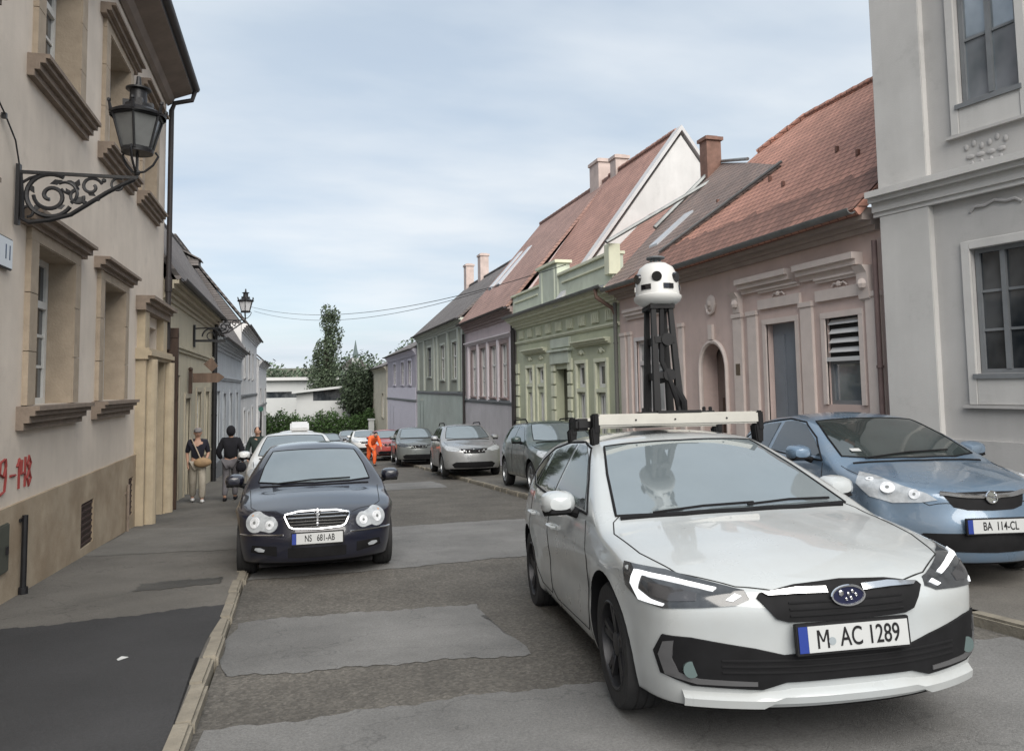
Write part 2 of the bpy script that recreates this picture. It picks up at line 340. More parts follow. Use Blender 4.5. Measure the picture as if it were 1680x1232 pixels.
def downpipe(par, u, z0, z1, y=-.09, r=.045, m=None, name='downpipe'):
    s = M(); s.cyl((u, y, z0), (u, y, z1), r, n=10)
    z = z0 + .6
    while z < z1: s.cyl((u, y, z), (u, y, z + .035), r + .012, n=10); z += 1.7
    return s.build(name, m or m_gutter, par, smooth=True)
def gutter(par, u0, u1, y, z, m=None, r=.07):
    s = M(); n = 7; vs = []
    for u in (u0, u1):
        for k in range(n + 1): t = math.pi * k / n; vs.append((u, y - r * math.cos(t), z - r * math.sin(t)))
        for k in range(n + 1): t = math.pi * (n - k) / n; vs.append((u, y - (r - .012) * math.cos(t), z - (r - .012) * math.sin(t)))
    k = 2 * (n + 1); s.add(vs, [(i, (i + 1) % k, (i + 1) % k + k, i + k) for i in range(k)] + [tuple(range(k)), tuple(range(2 * k - 1, k - 1, -1))])
    return s.build('gutter', m or m_gutter, par, smooth=True)
def roof(par, pts, m, name='roof', thick=.10, caps=None):
    """one sloped roof surface with thickness; pts in order; ridge caps along the given point pairs"""
    s = M(); P = [Vector(p) for p in pts]; n = (P[1] - P[0]).cross(P[2] - P[1]).normalized(); n = n if n.z > 0 else -n
    k = len(P); s.add(P + [p - n * thick for p in P], [tuple(range(k)), tuple(range(2 * k - 1, k - 1, -1))] + [(i, (i + 1) % k, (i + 1) % k + k, i + k) for i in range(k)])
    o = s.build(name, m, par)
    if caps:
        c = M()
        for a, b in caps:
            a, b = Vector(a), Vector(b); L = (b - a).length; q = max(int(L / .38), 1)
            for i in range(q): c.cyl(a + (b - a) * (i / q), a + (b - a) * ((i + 1.08) / q), .085, .07, n=8)
        c.build('ridge_cap', m, o)
    return o
RIGHT = lambda X, Y: ((X, Y, 0), -math.pi / 2)
LEFT = lambda X, Y: ((X, Y, 0), math.pi / 2)

# ================================================================== LEFT SIDE
# ---- cream two storey house
m_cream = mat('stucco_cream', (.66, .585, .505), .9, noise=.06, nscale=1.5, kind='stucco')
m_plin = mat('stucco_plinth', (.39, .32, .235), .9, noise=.1, nscale=2, kind='dirtyfoot')
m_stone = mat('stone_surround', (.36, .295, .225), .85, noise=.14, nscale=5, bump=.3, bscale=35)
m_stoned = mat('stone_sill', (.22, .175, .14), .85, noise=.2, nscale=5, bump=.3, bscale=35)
m_soffit = mat('soffit_board', (.20, .165, .14), .8, noise=.15, nscale=3)
Y0 = 2.0; loc, rz = LEFT(-2.65, Y0)
hs = thing('town_house', loc, rz, 'cream two storey house at the left edge with stone window surrounds and a beige plinth', 'house')
U = lambda Y: Y - Y0
LE = 17.1
wins = [(5.55, 7.0), (8.98, 10.38), (11.88, 13.28)]
lo = [(U(a), U(b), 1.42, 3.12, .34) for a, b in wins]; hi = [(U(a), U(b), 5.02, 6.72, .34) for a, b in wins + [(14.6, 15.8)]]
door = (U(14.95), U(16.35), -1.2, 2.75, .5)
vents = [(U(10.98), U(11.6), -.45, .12, .12), (U(13.85), U(14.2), -.5, .12, .12)]
s = M(); wall_faces(s, 0, U(LE), .47, 8.0, lo + hi + [(door[0], door[1], .47, door[3], .5)]); shell(s, 0, U(LE), -2.2, 8.0, 9)
s.build('wall', [m_cream, m_inner], hs)
s = M(); wall_faces(s, 0, U(LE), -2.2, .47, [(door[0], door[1], -1.2, .47, .5)] + vents, y=-.035); s.add([(0, -.035, .47), (U(LE), -.035, .47), (U(LE), 0, .47), (0, 0, .47)], [(0, 1, 2, 3)])
s.build('plinth', [m_plin, m_inner], hs)
for v in vents[:2]:
    s = M(); s.box(v[0], v[1], -.01, .04, v[2], v[3])
    for k in range(7): z = v[2] + .04 + k * (v[3] - v[2] - .08) / 6; s.box(v[0] + .03, v[1] - .03, -.03, .0, z - .012, z + .012)
    s.build('cellar_vent', mat('rust_vent', (.05, .03, .025), .7, noise=.3, nscale=10), hs)
for (a, b, z0, z1, d) in lo + hi:
    q = .24; s = M(); p = -.055   # stone surround with block joints
    for (c, e) in ((a - q, a), (b, b + q)):
        z = z0
        for hgt in (.55, .6, .55): s.box(c, e, p, .3, z + .004, z + hgt - .004); z += hgt
    s.box(a - q, b + q, p + .003, .3, z1, z1 + .12); s.build('window_surround', m_stone, hs)
    s = M(); s.box(a - .001, a + .012, -.04, .31, z0, z1); s.box(b - .012, b + .001, -.04, .31, z0, z1); s.box(a, b, -.04, .31, z1 - .012, z1); s.build('reveal', m_stone, hs)
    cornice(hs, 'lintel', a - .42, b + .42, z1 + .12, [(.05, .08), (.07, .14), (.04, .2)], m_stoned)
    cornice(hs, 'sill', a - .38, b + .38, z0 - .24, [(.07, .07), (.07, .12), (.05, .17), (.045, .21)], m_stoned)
    window(hs, a + .02, b - .02, z0, z1 - .01, .27, m_white, m_glass, cols=2, rows=3, transom=z0 + (z1 - z0) * .68, fw=.07, mun=.035)
# portal
s = M()
for a, b in ((U(14.42), U(14.95)), (U(16.35), U(16.9))):
    s.box(a, b, -.16, .1, -1.6, 2.1); s.box(a - .03, b + .03, -.2, .1, -1.3, -.85)
    s.box(a + .06, b - .06, -.13, .1, 2.28, 2.95)
    s.cyl(((a + b) / 2, -.19, -.85), ((a + b) / 2, -.19, 2.1), .13, .12, n=14)
    s.build('portal_pilaster', mat('portal_stone', (.42, .35, .25), .85, noise=.12, nscale=4, bump=.25, bscale=30), hs); s = M()
cornice(hs, 'portal_band', U(14.36), U(16.96), 2.1, [(.06, .2), (.08, .26), (.05, .22)], MATS['portal_stone'])
cornice(hs, 'portal_cornice', U(14.32), U(17.0), 2.95, [(.12, .16), (.07, .22), (.06, .3)], m_stoned)
s = M(); s.box(door[0], door[1], .3, .36, -1.2, 2.75)
for i in range(2):
    for k in range(3): s.box(door[0] + .1 + i * .7, door[0] + .6 + i * .7, .27, .31, -.7 + k * 1.1, .2 + k * 1.1)
s.build('door', m_dkwood, hs)
# eaves: sloped soffit, dark board, gutter, visible edge of the tiles
s = M(); s.prism([(-.02, 7.55), (-.10, 7.6), (-.16, 7.72), (-.5, 7.86), (-.5, 7.93), (.02, 8.0)], 'x', -.3, U(LE) + .02); s.build('soffit', m_soffit, hs)
gutter(hs, -.3, U(LE) + .1, -.56, 8.0, m_gutter, .085)
m_tiled = mat('roof_tile_dark', (.085, .05, .042), .85, kind='tile', col2=(.06, .04, .036))
roof(hs, [(-.4, -.6, 8.0), (U(LE) + .15, -.6, 8.0), (U(LE) + .15, 5, 12), (-.4, 5, 12)], m_tiled)
s = M(); s.tube([(U(LE) + .02, -.56, 7.95), (U(LE) + .02, -.5, 7.72), (U(LE) + .0, -.16, 7.62), (U(LE) - .0, -.1, 7.45)], .05, n=8); s.cyl((U(LE), -.1, 7.46), (U(LE), -.1, 2.4), .055, n=10); s.cyl((U(LE), -.1, 3.6), (U(LE), -.1, 3.9), .075, n=10); s.build('downpipe', m_gutter, hs, smooth=True)
# painted digits scrawled on the plaster
m_red = mat('red_spray', (.26, .045, .04), .8)
s = M()
def stroke(pts, r=.014): s.tube([(U(p[0]), -.006, p[1]) for p in pts], r, n=5)
stroke([(8.33, .92), (8.22, .90), (8.2, .8), (8.3, .76), (8.36, .86), (8.34, .93), (8.36, .75), (8.33, .62), (8.22, .6)])
stroke([(8.48, .75), (8.62, .745)])
stroke([(8.66, .82), (8.72, .9), (8.72, .6)])
stroke([(8.80, .88), (8.79, .74), (8.9, .74)]); stroke([(8.9, .9), (8.9, .6)])
stroke([(9.02, .76), (8.97, .82), (9.01, .9), (9.07, .83), (9.02, .76), (8.97, .68), (9.02, .6), (9.08, .67), (9.02, .76)])
s.build('spray_writing', m_red, hs)
# wall plaque
pq = thing('wall_plaque', (-2.63, 8.02, 2.86), math.pi / 2, 'small white plaque with a black rim at the left edge of the cream house', 'plaque')
M().box(-.28, .22, -.022, 0, -.15, .15).build('rim', m_iron, pq, bevel=.006)
M().box(-.265, .205, -.028, -.01, -.135, .135).build('panel', mat('enamel', (.62, .66, .70), .3), pq)
text_mesh('lettering', '11', .2, mat('blue_letter', (.04, .07, .14), .5), pq, (.08, -.029, 0), (1, 0, 0), (0, 0, 1))
cd = thing('conduit_pipe', (-2.61, 8.72, 0), math.pi / 2, 'short black pipe running down the beige plinth into the pavement', 'pipe')
s = M(); s.cyl((0, -.035, -.52), (0, -.035, .34), .028, n=8); s.cyl((0, -.035, -.5), (0, -.035, -.36), .045, n=8); s.build('pipe', m_iron, cd, smooth=True)
M().box(-.05, .05, -.012, .01, .28, .31).build('clamp', m_iron, cd)
cd2 = thing('conduit_pipe', (-2.61, 13.66, 0), math.pi / 2, 'thin pale pipe beside the small vent left of the stone portal', 'pipe')
s = M(); s.cyl((0, -.03, -.8), (0, -.03, .05), .022, n=8); s.build('pipe', m_stoned, cd2, smooth=True); M().box(-.05, .05, -.01, .01, -.1, -.07).build('clamp', m_stoned, cd2)
cv = thing('meter_hatch', (-2.61, 8.1, 0), math.pi / 2, 'dark metal hatch in the plinth at the left edge of the picture', 'hatch')
M().box(-.35, .25, -.02, .02, -.12, .33).build('door', mat('hatch_green', (.07, .075, .06), .6, noise=.2), cv, bevel=.01); M().box(.15, .18, -.04, -.02, .05, .12).build('handle', m_iron, cv)

# open wooden gate leaf past the portal
gl = thing('gate_leaf', (-2.65, 17.22, 0), 0, 'tall dark brown wooden gate leaf standing open beside the stone portal', 'gate')
s = M(); s.box(.0, .30, -.03, .03, -1.0, 2.85)
s.build('panel', m_dkwood, gl)
s = M()
for z in (-.9, .2, 1.4, 2.7): M().box(.0, .3, -.045, .045, z - .05, z + .05).build('rail', m_dkwood, gl)

# generic row house on either side ---------------------------------------------------
def row_house(side, X, ya, yb, ztop, label, m_wall, name='row_house', ridge_y=4., ridge_z=None, roof_m=None, holes=(), winargs=None, band=None, band_m=None, corn=None, corn_m=None, gable_m=None, D=8., eave=.35, gut=m_gutter, foot=None, foot_m=None, gable=True):
    """ya..yb world Y range. holes: (Ya,Yb,z0,z1,kind) kind in w (white window) g (grey) c (curtained) d (door)"""
    if side == 'R': loc, rz = RIGHT(X, yb); U = lambda Y: yb - Y
    else: loc, rz = LEFT(X, ya); U = lambda Y: Y - ya
    L = yb - ya; zf = min(gz(ya), gz(yb)) - .8
    h = thing(name, loc, rz, label, 'house')
    H = []
    for t in holes:
        a, b = sorted((U(t[0]), U(t[1]))); H.append((a, b, t[2], t[3], .16, t[4]))
    s = M(); wall_faces(s, 0, L, zf, ztop, [x[:5] for x in H]); shell(s, 0, L, zf, ztop, D); s.build('wall', [m_wall, m_inner], h)
    for a, b, z0, z1, _, k in H:
        if k == 'd':
            s = M(); s.box(a, b, .10, .15, z0, z1); s.box(a + .08, (a + b) / 2 - .03, .08, .11, z0 + .3, z1 - .5); s.box((a + b) / 2 + .03, b - .08, .08, .11, z0 + .3, z1 - .5); s.build('door', m_dkwood, h)
        elif k == 'v':
            s = M(); s.box(a, b, .08, .13, z0, z1)
            for i in range(8): z = z0 + (z1 - z0) * (i + .5) / 8; s.box(a + .06, b - .06, .055, .085, z - .02, z + .02)
            s.build('shutter', m_greyf, h)
        else:
            window(h, a, b, z0, z1, .1, {'w': m_white, 'g': m_greyf, 'c': m_white}[k], {'w': m_glass, 'g': m_glass, 'c': m_curtain}[k], cols=2, rows=2, transom=z0 + (z1 - z0) * .62 if z1 - z0 > 1.2 else None)
        if k != 'd': cornice(h, 'sill', a - .08, b + .08, z0 - .1, [(.05, .06), (.05, .1)], corn_m or m_wall)
        if z1 + .3 < ztop:
            s = M(); q = .13; s.box(a - q, a, -.03, .02, z0 if k == 'd' else z0 - .0, z1); s.box(b, b + q, -.03, .02, z0, z1); s.box(a - q, b + q, -.034, .02, z1, z1 + q); s.build('surround', corn_m or m_wall, h)
    if band: cornice(h, 'ledge', 0, L, band, [(.08, .05), (.05, .09), (.04, .06)], band_m or m_wall)
    cornice(h, 'cornice', 0, L, ztop - .42, corn or [(.12, .05), (.1, .12), (.1, .2), (.1, .3)], corn_m or m_wall)
    if foot is not None:
        s = M(); s.box(.0, L, -.03, .01, zf, foot); s.build('plinth', foot_m or m_wall, h)
    rz_ = ridge_z if ridge_z is not None else ztop + ridge_y * .9
    rm = roof_m or m_tiled
    roof(h, [(0, -eave, ztop), (L, -eave, ztop), (L, ridge_y, rz_), (0, ridge_y, rz_)], rm, caps=[((0, ridge_y, rz_ + .03), (L, ridge_y, rz_ + .03))])
    roof(h, [(0, ridge_y, rz_), (L, ridge_y, rz_), (L, 2 * ridge_y, ztop), (0, 2 * ridge_y, ztop)], rm, name='back_roof')
    if gable:
        for u in (0.012, L - .042): M().prism([(0, ztop), (ridge_y * 2, ztop), (ridge_y, rz_ - .12)], 'x', u, u + .03).build('gable', gable_m or m_wall, h)
    if gut: gutter(h, 0, L, -eave - .05, ztop - .02, gut, .065)
    return h, U
m_lcream = mat('stucco_pale_yellow', (.47, .43, .33), .9, noise=.07, nscale=1.2, kind='stucco')
m_roofgrey = mat('roof_tile_grey', (.17, .155, .15), .9, kind='tile', col2=(.13, .12, .12))
h2, U2 = row_house('L', -2.65, 17.12, 27.2, 3.9, 'pale yellow single storey house with a brown hanging sign, past the cream house', m_lcream, ridge_y=2.6, ridge_z=8.2, roof_m=m_roofgrey,
                   holes=[(18.5, 19.5, -1.2, 1.9, 'v'), (20.6, 21.5, -1.3, 1.35, 'd'), (22.9, 23.9, -.2, 1.5, 'c'), (25.0, 26.0, -.3, 1.5, 'c')], band=2.45, corn=[(.1, .04), (.1, .1), (.1, .2), (.08, .3)], corn_m=mat('trim_cream', (.40, .36, .28), .9, noise=.08, nscale=2))
downpipe(h2, U2(26.9), -1.6, 3.5, r=.08, m=m_iron)
m_lblue = mat('stucco_bluewhite', (.46, .49, .52), .9, noise=.06, nscale=1.2, kind='stucco')
m_lwhite = mat('stucco_white', (.60, .60, .60), .9, noise=.06, nscale=1.2, kind='stucco')
h3, U3 = row_house('L', -2.65, 27.2, 41.0, 3.35, 'low bluish white house under a steep grey roof on the left', m_lblue, ridge_y=2.8, ridge_z=8.6, roof_m=m_roofgrey,
                   holes=[(28.5, 29.6, -.5, 1.5, 'w'), (31, 32.2, -1.9, 1.4, 'v'), (34, 35.2, -.6, 1.4, 'w'), (37.5, 38.7, -.7, 1.4, 'w')], band=1.9, foot=-1.0, foot_m=m_greyf, gable_m=m_roofgrey)
h4, U4 = row_house('L', -2.65, 41.0, 57.0, 4.9, 'white two storey house with an attic window, beyond the grey roofed house', m_lwhite, ridge_y=3.2, ridge_z=9.3, roof_m=m_roofgrey,
                   holes=[(43, 44.4, 2.2, 3.8, 'w'), (47, 48.4, 2.2, 3.8, 'w'), (51, 52.4, 2.2, 3.8, 'w'), (43, 44.4, -1.4, .4, 'w'), (47, 48.4, -2.6, .2, 'd'), (51, 52.4, -1.4, .4, 'w')], band=1.1, band_m=m_greyf, gable_m=m_roofgrey)
h5, U5 = row_house('L', -2.5, 57.0, 72.0, 3.6, 'far white house on the left with a grey roof, last before the trees', m_lwhite, ridge_y=3., ridge_z=6.6, roof_m=m_roofgrey,
                   holes=[(59, 61, -.6, 1.6, 'w'), (63.5, 65.5, -3.2, .5, 'd'), (68, 70, -.6, 1.6, 'w')], band=.2, band_m=m_greyf)
# roof hatch on the grey roof
s = M(); s.box(.2, 1.2, -.35, .35, 0, .3); s.prism([(-.45, .26), (.4, .7), (.4, .76), (-.45, .32)], 'x', .1, 1.3); s.build('dormer', m_roofgrey, h3, loc=(11.5, 2.2, 7.5))

# ================================================================== RIGHT SIDE
# ---- grey two storey house nearest on the right, its front turned 11 degrees
m_gwall = mat('stucco_grey', (.45, .44, .43), .9, noise=.05, nscale=1.2, kind='stucco')
m_gpil = mat('stucco_grey_light', (.53, .52, .505), .9, noise=.05, nscale=1.2, kind='stucco')
g1 = thing('town_house', (7.4, 8.15, 0), -math.pi / 2 + R_(11), 'grey two storey house at the right edge with pilaster and casement windows', 'house')
T = 9.5
holes = [(1.10, 1.80, 4.80, 6.35, .14), (1.13, 1.78, 1.60, 3.05, .14), (3.6, 4.4, 4.80, 6.35, .14), (3.6, 4.4, 1.6, 3.05, .14)]
s = M(); wall_faces(s, 0, 9, -.9, T, holes); shell(s, 0, 9, -.9, T, 9); s.build('wall', [m_gwall, m_inner], g1)
s = M(); s.box(.02, .70, -.09, .02, .55, 3.66); s.box(-.02, .74, -.13, .02, -.9, .555); s.build('pilaster', m_gpil, g1, bevel=.008); M().box(.02, .70, -.09, .02, 3.99, T).build('pilaster', m_gpil, g1, bevel=.008)
cornice(g1, 'ledge', -.06, 9, 3.66, [(.06, .04), (.12, .07), (.06, .14), (.08, .2), (.03, .1)], m_gpil, y=-.06)
s = M(); s.box(.74, 9, -.05, .01, -.9, .83); s.build('plinth', m_gwall, g1)
for i, (a, b, z0, z1, d) in enumerate(holes):
    s = M(); q = .10; p0, p1 = -.035, .01
    s.box(a - q, a, p0, p1, z0 - .36, z1 + q); s.box(b, b + q, p0, p1, z0 - .36, z1 + q); s.box(a, b, p0, p1, z1, z1 + q); s.box(a, b, p0 + .01, p1, z0 - .36, z0 - .05)
    s.build('surround', m_gpil, g1, bevel=.006)
    cornice(g1, 'sill', a - .16, b + .16, z0 - .4, [(.035, .06)], m_gwall)
    window(g1, a + .01, b - .01, z0, z1, .09, m_greyf, m_glassb if i in (0, 2) else m_glass, cols=2, rows=3 if z0 < 4 else 2, fw=.05, mun=.03)
    M().box(a - .03, b + .03, -.05, .12, z0 - .06, z0 - .005).build('window_board', m_greyf, g1)
# plaster ornaments
m_orn = mat('plaster_ornament', (.40, .39, .385), .9, noise=.1, nscale=8, bump=.2)
s = M()
for k in range(6): s.ball((1.16 + k * .09, -.01, 4.26 + .03 * math.sin(k * 2)), (.028, .008, .04), 8)
for k in range(4): s.ball((1.2 + k * .12, -.01, 4.14), (.055, .008, .03), 8); s.ball((1.22 + k * .11, -.01, 4.05), (.025, .008, .035), 8)
s.build('ornament', m_orn, g1, smooth=True)
s = M(); s.tube([(1.16, -.01, 3.49), (1.22, -.02, 3.54), (1.34, -.02, 3.53), (1.45, -.02, 3.57), (1.58, -.02, 3.53), (1.68, -.02, 3.54), (1.74, -.01, 3.49)], .018, n=6); s.build('ornament', m_orn, g1, smooth=True)
cornice(g1, 'cornice', -.1, 9, T - .35, [(.1, .1), (.1, .2), (.15, .35)], m_gpil)
roof(g1, [(-.2, -.5, T), (9, -.5, T), (9, 4.5, T + 3.5), (-.2, 4.5, T + 3.5)], m_tiled)

# ---- pink single storey house
m_pink = mat('stucco_pink', (.59, .465, .425), .9, noise=.07, nscale=1.5, kind='stucco')
m_pinkl = mat('trim_pink', (.62, .54, .50), .85, noise=.07, nscale=4)
m_red1 = mat('roof_tile_red', (.52, .265, .20), .85, kind='tile', col2=(.43, .225, .17))
m_redold = mat('roof_tile_weathered', (.29, .155, .12), .9, kind='tile', col2=(.20, .11, .09))
YB = 8.3; YE = 16.85; X = 7.5
loc, rz = ((X, YE, 0), -math.pi / 2)
pk = thing('row_house', loc, rz, 'pink single storey house with a pointed arch niche and red tiled roof', 'house')
U = lambda Y: YE - Y; L = YE - YB; T = 3.62
dr = (U(10.95), U(10.17), -1.2, 2.48, .3); w2 = (U(9.48), U(8.78), 1.2, 2.45, .12); w3 = (U(15.95), U(14.6), .9, 2.5, .12); ar = (U(13.12), U(12.18), -.2, 2.3, .45)
s = M(); wall_faces(s, 0, L, -1.6, T, [dr, w2, w3, ar]); shell(s, 0, L, -1.6, T, 7)
# pointed arch: spandrels close the upper corners of the opening
a, b, c = ar[0], ar[1], (ar[0] + ar[1]) / 2; zs = 1.75
arc = lambda t: (a + (c - a) * (1 - math.cos(t * math.pi / 2)) , zs + (2.3 - zs) * math.sin(t * math.pi / 2) ** .9)
for sg in (0, 1):
    pts = [arc(t / 8) for t in range(9)]; poly = [(a, 2.3)] + pts
    if sg: poly = [(a + b - p[0], p[1]) for p in poly]
    s.prism(poly, 'y', .004, .3)
s.build('wall', [m_pink, m_inner], pk)
s = M()
for sg in (0, 1):
    pts = [arc(t / 8) for t in range(9)]; q = [(a, -.2)] + pts
    if sg: q = [(a + b - p[0], p[1]) for p in q]
    s.tube([(p[0], -.01, p[1]) for p in q], .045, n=6)
s.box(c - .07, c + .07, -.06, .01, 2.34, 2.62); s.build('arch_moulding', m_pinkl, pk)
s = M(); s.box(a, b, .36, .44, -.2, 2.3); s.box(c + .02, b - .02, .33, .38, -.2, 1.9, 1); s.box(a + .2, c - .06, .33, .38, -.2, 1.25, 1); s.build('door', [mat('niche_brown', (.20, .155, .14), .8, noise=.15, nscale=3), m_dkwood], pk)
s = M(); s.ball((c, -.01, 3.02), (.16, .05, .16), 12); s.ball((c, -.05, 3.02), (.07, .04, .08), 8); s.tube([(c - .16, -.02, 3.0), (c - .1, -.03, 2.86), (c, -.04, 2.82), (c + .1, -.03, 2.86), (c + .16, -.02, 3.0)], .03, n=6); s.build('medallion', m_pinkl, pk, smooth=True)
for uu, zz0, zz1 in ((U(11.72), 2.7, 3.1), (U(8.6), 2.6, 3.1)):
    s = M(); s.prism([(.0, zz0), (-.07, zz0 + .05), (-.1, zz1 - .1), (-.17, zz1), (0, zz1)], 'x', uu - .1, uu + .1); s.ball((uu, -.09, (zz0 + zz1) / 2), (.08, .07, .08), 8); s.build('console', m_pinkl, pk)
# pilasters between the openings
s = M()
for (p, q) in ((U(11.9), U(11.62)), (U(11.45), U(11.18)), (U(10.02), U(9.74)), (U(8.62), U(8.36)), (U(13.9), U(13.72)), (U(16.78), U(16.5)), (U(14.35), U(14.2)), (U(16.35), U(16.18))):
    s = M(); s.box(p, q, -.045, .01, -1.4, 2.665); s.box(p - .02, q + .02, -.065, .01, 2.66, 2.74); s.build('pilaster', m_pinkl, pk, bevel=.006)
cornice(pk, 'entablature', U(11.58), U(10.16), 3.05, [(.08, .05), (.08, .13), (.09, .19)], m_pinkl)
cornice(pk, 'entablature', U(9.98), U(8.66), 3.05, [(.08, .05), (.08, .13), (.09, .19)], m_pinkl)
cornice(pk, 'entablature', U(16.4), U(14.15), 3.02, [(.08, .05), (.08, .11), (.07, .15)], m_pinkl)
for (o, hood) in ((dr, 1), (w2, 1), (w3, 0)):
    a, b, z0, z1 = o[:4]; q = .085; s = M()
    s.box(a - q, a, -.03, .02, z0, z1); s.box(b, b + q, -.03, .02, z0, z1); s.box(a - q, b + q, -.034, .02, z1, z1 + q)
    if hood: s.box(a - .16, b + .16, -.05, .01, z1 + .26, z1 + .42)
    s.build('surround', m_pinkl if hood else mat('trim_white', (.6, .56, .55), .8, noise=.05), pk)
    if hood:
        cornice(pk, 'hood', a - .14, b + .14, z1 + .53, [(.04, .05), (.03, .08)], m_pinkl)
        s = M(); m_ = (a + b) / 2; s.ball((m_, -.03, z1 + .475), (.05, .04, .045), 8); s.tube([(m_ - .16, -.02, z1 + .44), (m_ - .1, -.03, z1 + .49), (m_, -.03, z1 + .46), (m_ + .1, -.03, z1 + .49), (m_ + .16, -.02, z1 + .44)], .016, n=5); s.build('ornament', m_pinkl, pk, smooth=True)
s = M(); s.box(dr[0], dr[1] - .2, .12, .17, -1.2, 2.48); s.box(dr[0] + .06, dr[0] + .32, .1, .13, -.8, 2.3); s.build('door', mat('door_bluegrey', (.20, .22, .25), .5, noise=.1, nscale=2), pk)
M().box(dr[1] - .2, dr[1], .2, .24, -1.2, 2.48).build('door_recess', m_inner, pk)
window(pk, w2[0], w2[1], 1.2, 1.84, .08, m_greyf, m_glassb, cols=1, rows=1, fw=.06)
s = M(); s.box(w2[0], w2[1], .06, .1, 1.86, 2.45)
s.build('louvre_frame', m_inner, pk); s = M()
for k in range(4): z = 1.95 + k * .135; s.prism([(.0, z), (.06, z + .07), (.065, z + .065), (.005, z - .005)], 'x', w2[0] + .04, w2[1] - .04)
s.box(w2[0] - .01, w2[1] + .01, -.02, .08, 1.82, 1.88); s.build('louvre', mat('louvre_white', (.55, .55, .55), .5), pk)
window(pk, w3[0], w3[1], .9, 2.5, .08, mat('trim_white'), m_curtain, cols=2, rows=1, transom=2.0, fw=.08)
M().box(U(11.83), U(11.70), -.05, 0, 1.66, 1.86).build('intercom', mat('brass_dark', (.12, .09, .06), .5), pk)
cornice(pk, 'cornice', -.02, L - .02, T - .08, [(.07, .08), (.06, .14), (.10, .28), (.07, .36)], mat('cornice_pinkgrey', (.36, .30, .27), .85, noise=.1, nscale=3))
gutter(pk, 0, L - .02, -.44, T + .19, m_zinc, .075)
TE = T + .17
ru = lambda uY: U(uY)
rs = (7.45 - TE) / 3.9      # roof slope: eave y=-.4 -> ridge y=3.5
RZ = lambda y: TE + (y + .4) * rs
P0 = [(L + .0, -.4), (L + .0, 3.5), (U(14.25), 3.5), (U(15.2), 2.9), (-.02, -.35), (-.02, -.4)]
roof(pk, [(u, y, RZ(y)) for u, y in P0], m_red1, caps=[((L, 3.5, RZ(3.5) + .02), (U(14.25), 3.5, RZ(3.5) + .02)), ((U(14.25), 3.5, RZ(3.5) + .02), (U(15.2), 2.9, RZ(2.9) + .02))])
roof(pk, [(L, 3.5, RZ(3.5)), (U(14.25), 3.5, RZ(3.5)), (U(14.25), 7.4, TE), (L, 7.4, TE)], m_red1, name='back_roof')
# weathered strip of old tiles above the gutter with a broken edge
s = M(); vs = []; n = 30
for i in range(n + 1):
    u = L - .02 - (L - 1.2) * i / n; yt = .34 + .05 * math.sin(i * 1.9) + .04 * math.sin(i * 3.7); nn = Vector((0, -rs, 1)).normalized() * .035
    vs += [(u, -.42, RZ(-.42) + .03), (u, yt, RZ(yt) + .03)]
s.add(vs, [(2 * i, 2 * i + 2, 2 * i + 3, 2 * i + 1) for i in range(n)]); s.build('eave_tiles', m_redold, pk)
s = M(); rnd = random.Random(5)
for i in range(7): u = L - .5 - i * .95; yy = rnd.choice((.5, .9, 1.3)); M().box(u, u + .05, yy, yy + .05, RZ(yy), RZ(yy) + .12).build('snow_hook', m_redold, pk)
downpipe(pk, L - .05, -.6, 3.4, y=-.08, r=.035, m=mat('pipe_mauve', (.16, .11, .105), .6, noise=.2, nscale=3))
# dark weathered roof between the pink and the green house
m_slate = mat('roof_tile_slate', (.27, .20, .175), .85, kind='tile', col2=(.22, .175, .16))
YG0, YG1 = 16.85, 25.85
loc = (7.5, YG1, 0)
m_green = mat('stucco_green', (.48, .50, .37), .9, noise=.06, nscale=1.5, kind='stucco')
m_greenl = mat('trim_green', (.60, .61, .48), .85, noise=.08, nscale=4)
m_greenp = mat('stucco_palegreen', (.50, .54, .46), .9, noise=.06, nscale=2, kind='stucco')
gh = thing('row_house', loc, -math.pi / 2, 'light green ornate house with quoins and a stepped parapet, behind the camera tower', 'house')
U = lambda Y: YG1 - Y; L = YG1 - YG0; T = 3.9
gd = (U(21.6), U(20.5), -1.6, 2.0, .35)
gw = [(U(24.5), U(23.85)), (U(23.3), U(22.65)), (U(19.75), U(19.1)), (U(18.35), U(17.7))]
holes = [gd] + [(a, b, 1.45 if i > 1 else 1.6, 2.1, .12) for i, (a, b) in enumerate(gw)] + [(a + .08, b - .08, -.3, 1.3, .12) for a, b in gw]
s = M(); wall_faces(s, 0, L, -2.2, T, holes); shell(s, 0, L, -2.2, T, 7); s.build('wall', [m_green, m_inner], gh)
M().box(gd[0], gd[1], .25, .32, gd[2], gd[3]).build('door', mat('door_olive', (.09, .09, .065), .6, kind='wood'), gh)
for i, (a, b) in enumerate(gw):
    z0 = 1.45 if i > 1 else 1.6
    s = M(); q = .11; s.box(a - q, a, -.06, .01, -.35, 2.1); s.box(b, b + q, -.06, .01, -.35, 2.1); s.box(a - q, b + q, -.065, .01, 2.1, 2.2); s.box(a, b, -.05, .01, z0 - .12, z0 - .02); s.build('surround', m_greenl, gh, bevel=.006)
    window(gh, a + .01, b - .01, z0, 2.09, .08, m_white, m_glass, cols=1, rows=1, fw=.10); window(gh, a + .09, b - .09, -.3, 1.3, .08, m_white, m_glass, cols=2, rows=1, fw=.06)
    s = M(); m_ = (a + b) / 2; s.ball((m_, -.02, 2.40), (.09, .05, .08), 8); s.tube([(m_ - .22, -.02, 2.36), (m_ - .1, -.03, 2.44), (m_ + .1, -.03, 2.44), (m_ + .22, -.02, 2.36)], .025, n=5); s.build('ornament', m_greenl, gh, smooth=True)
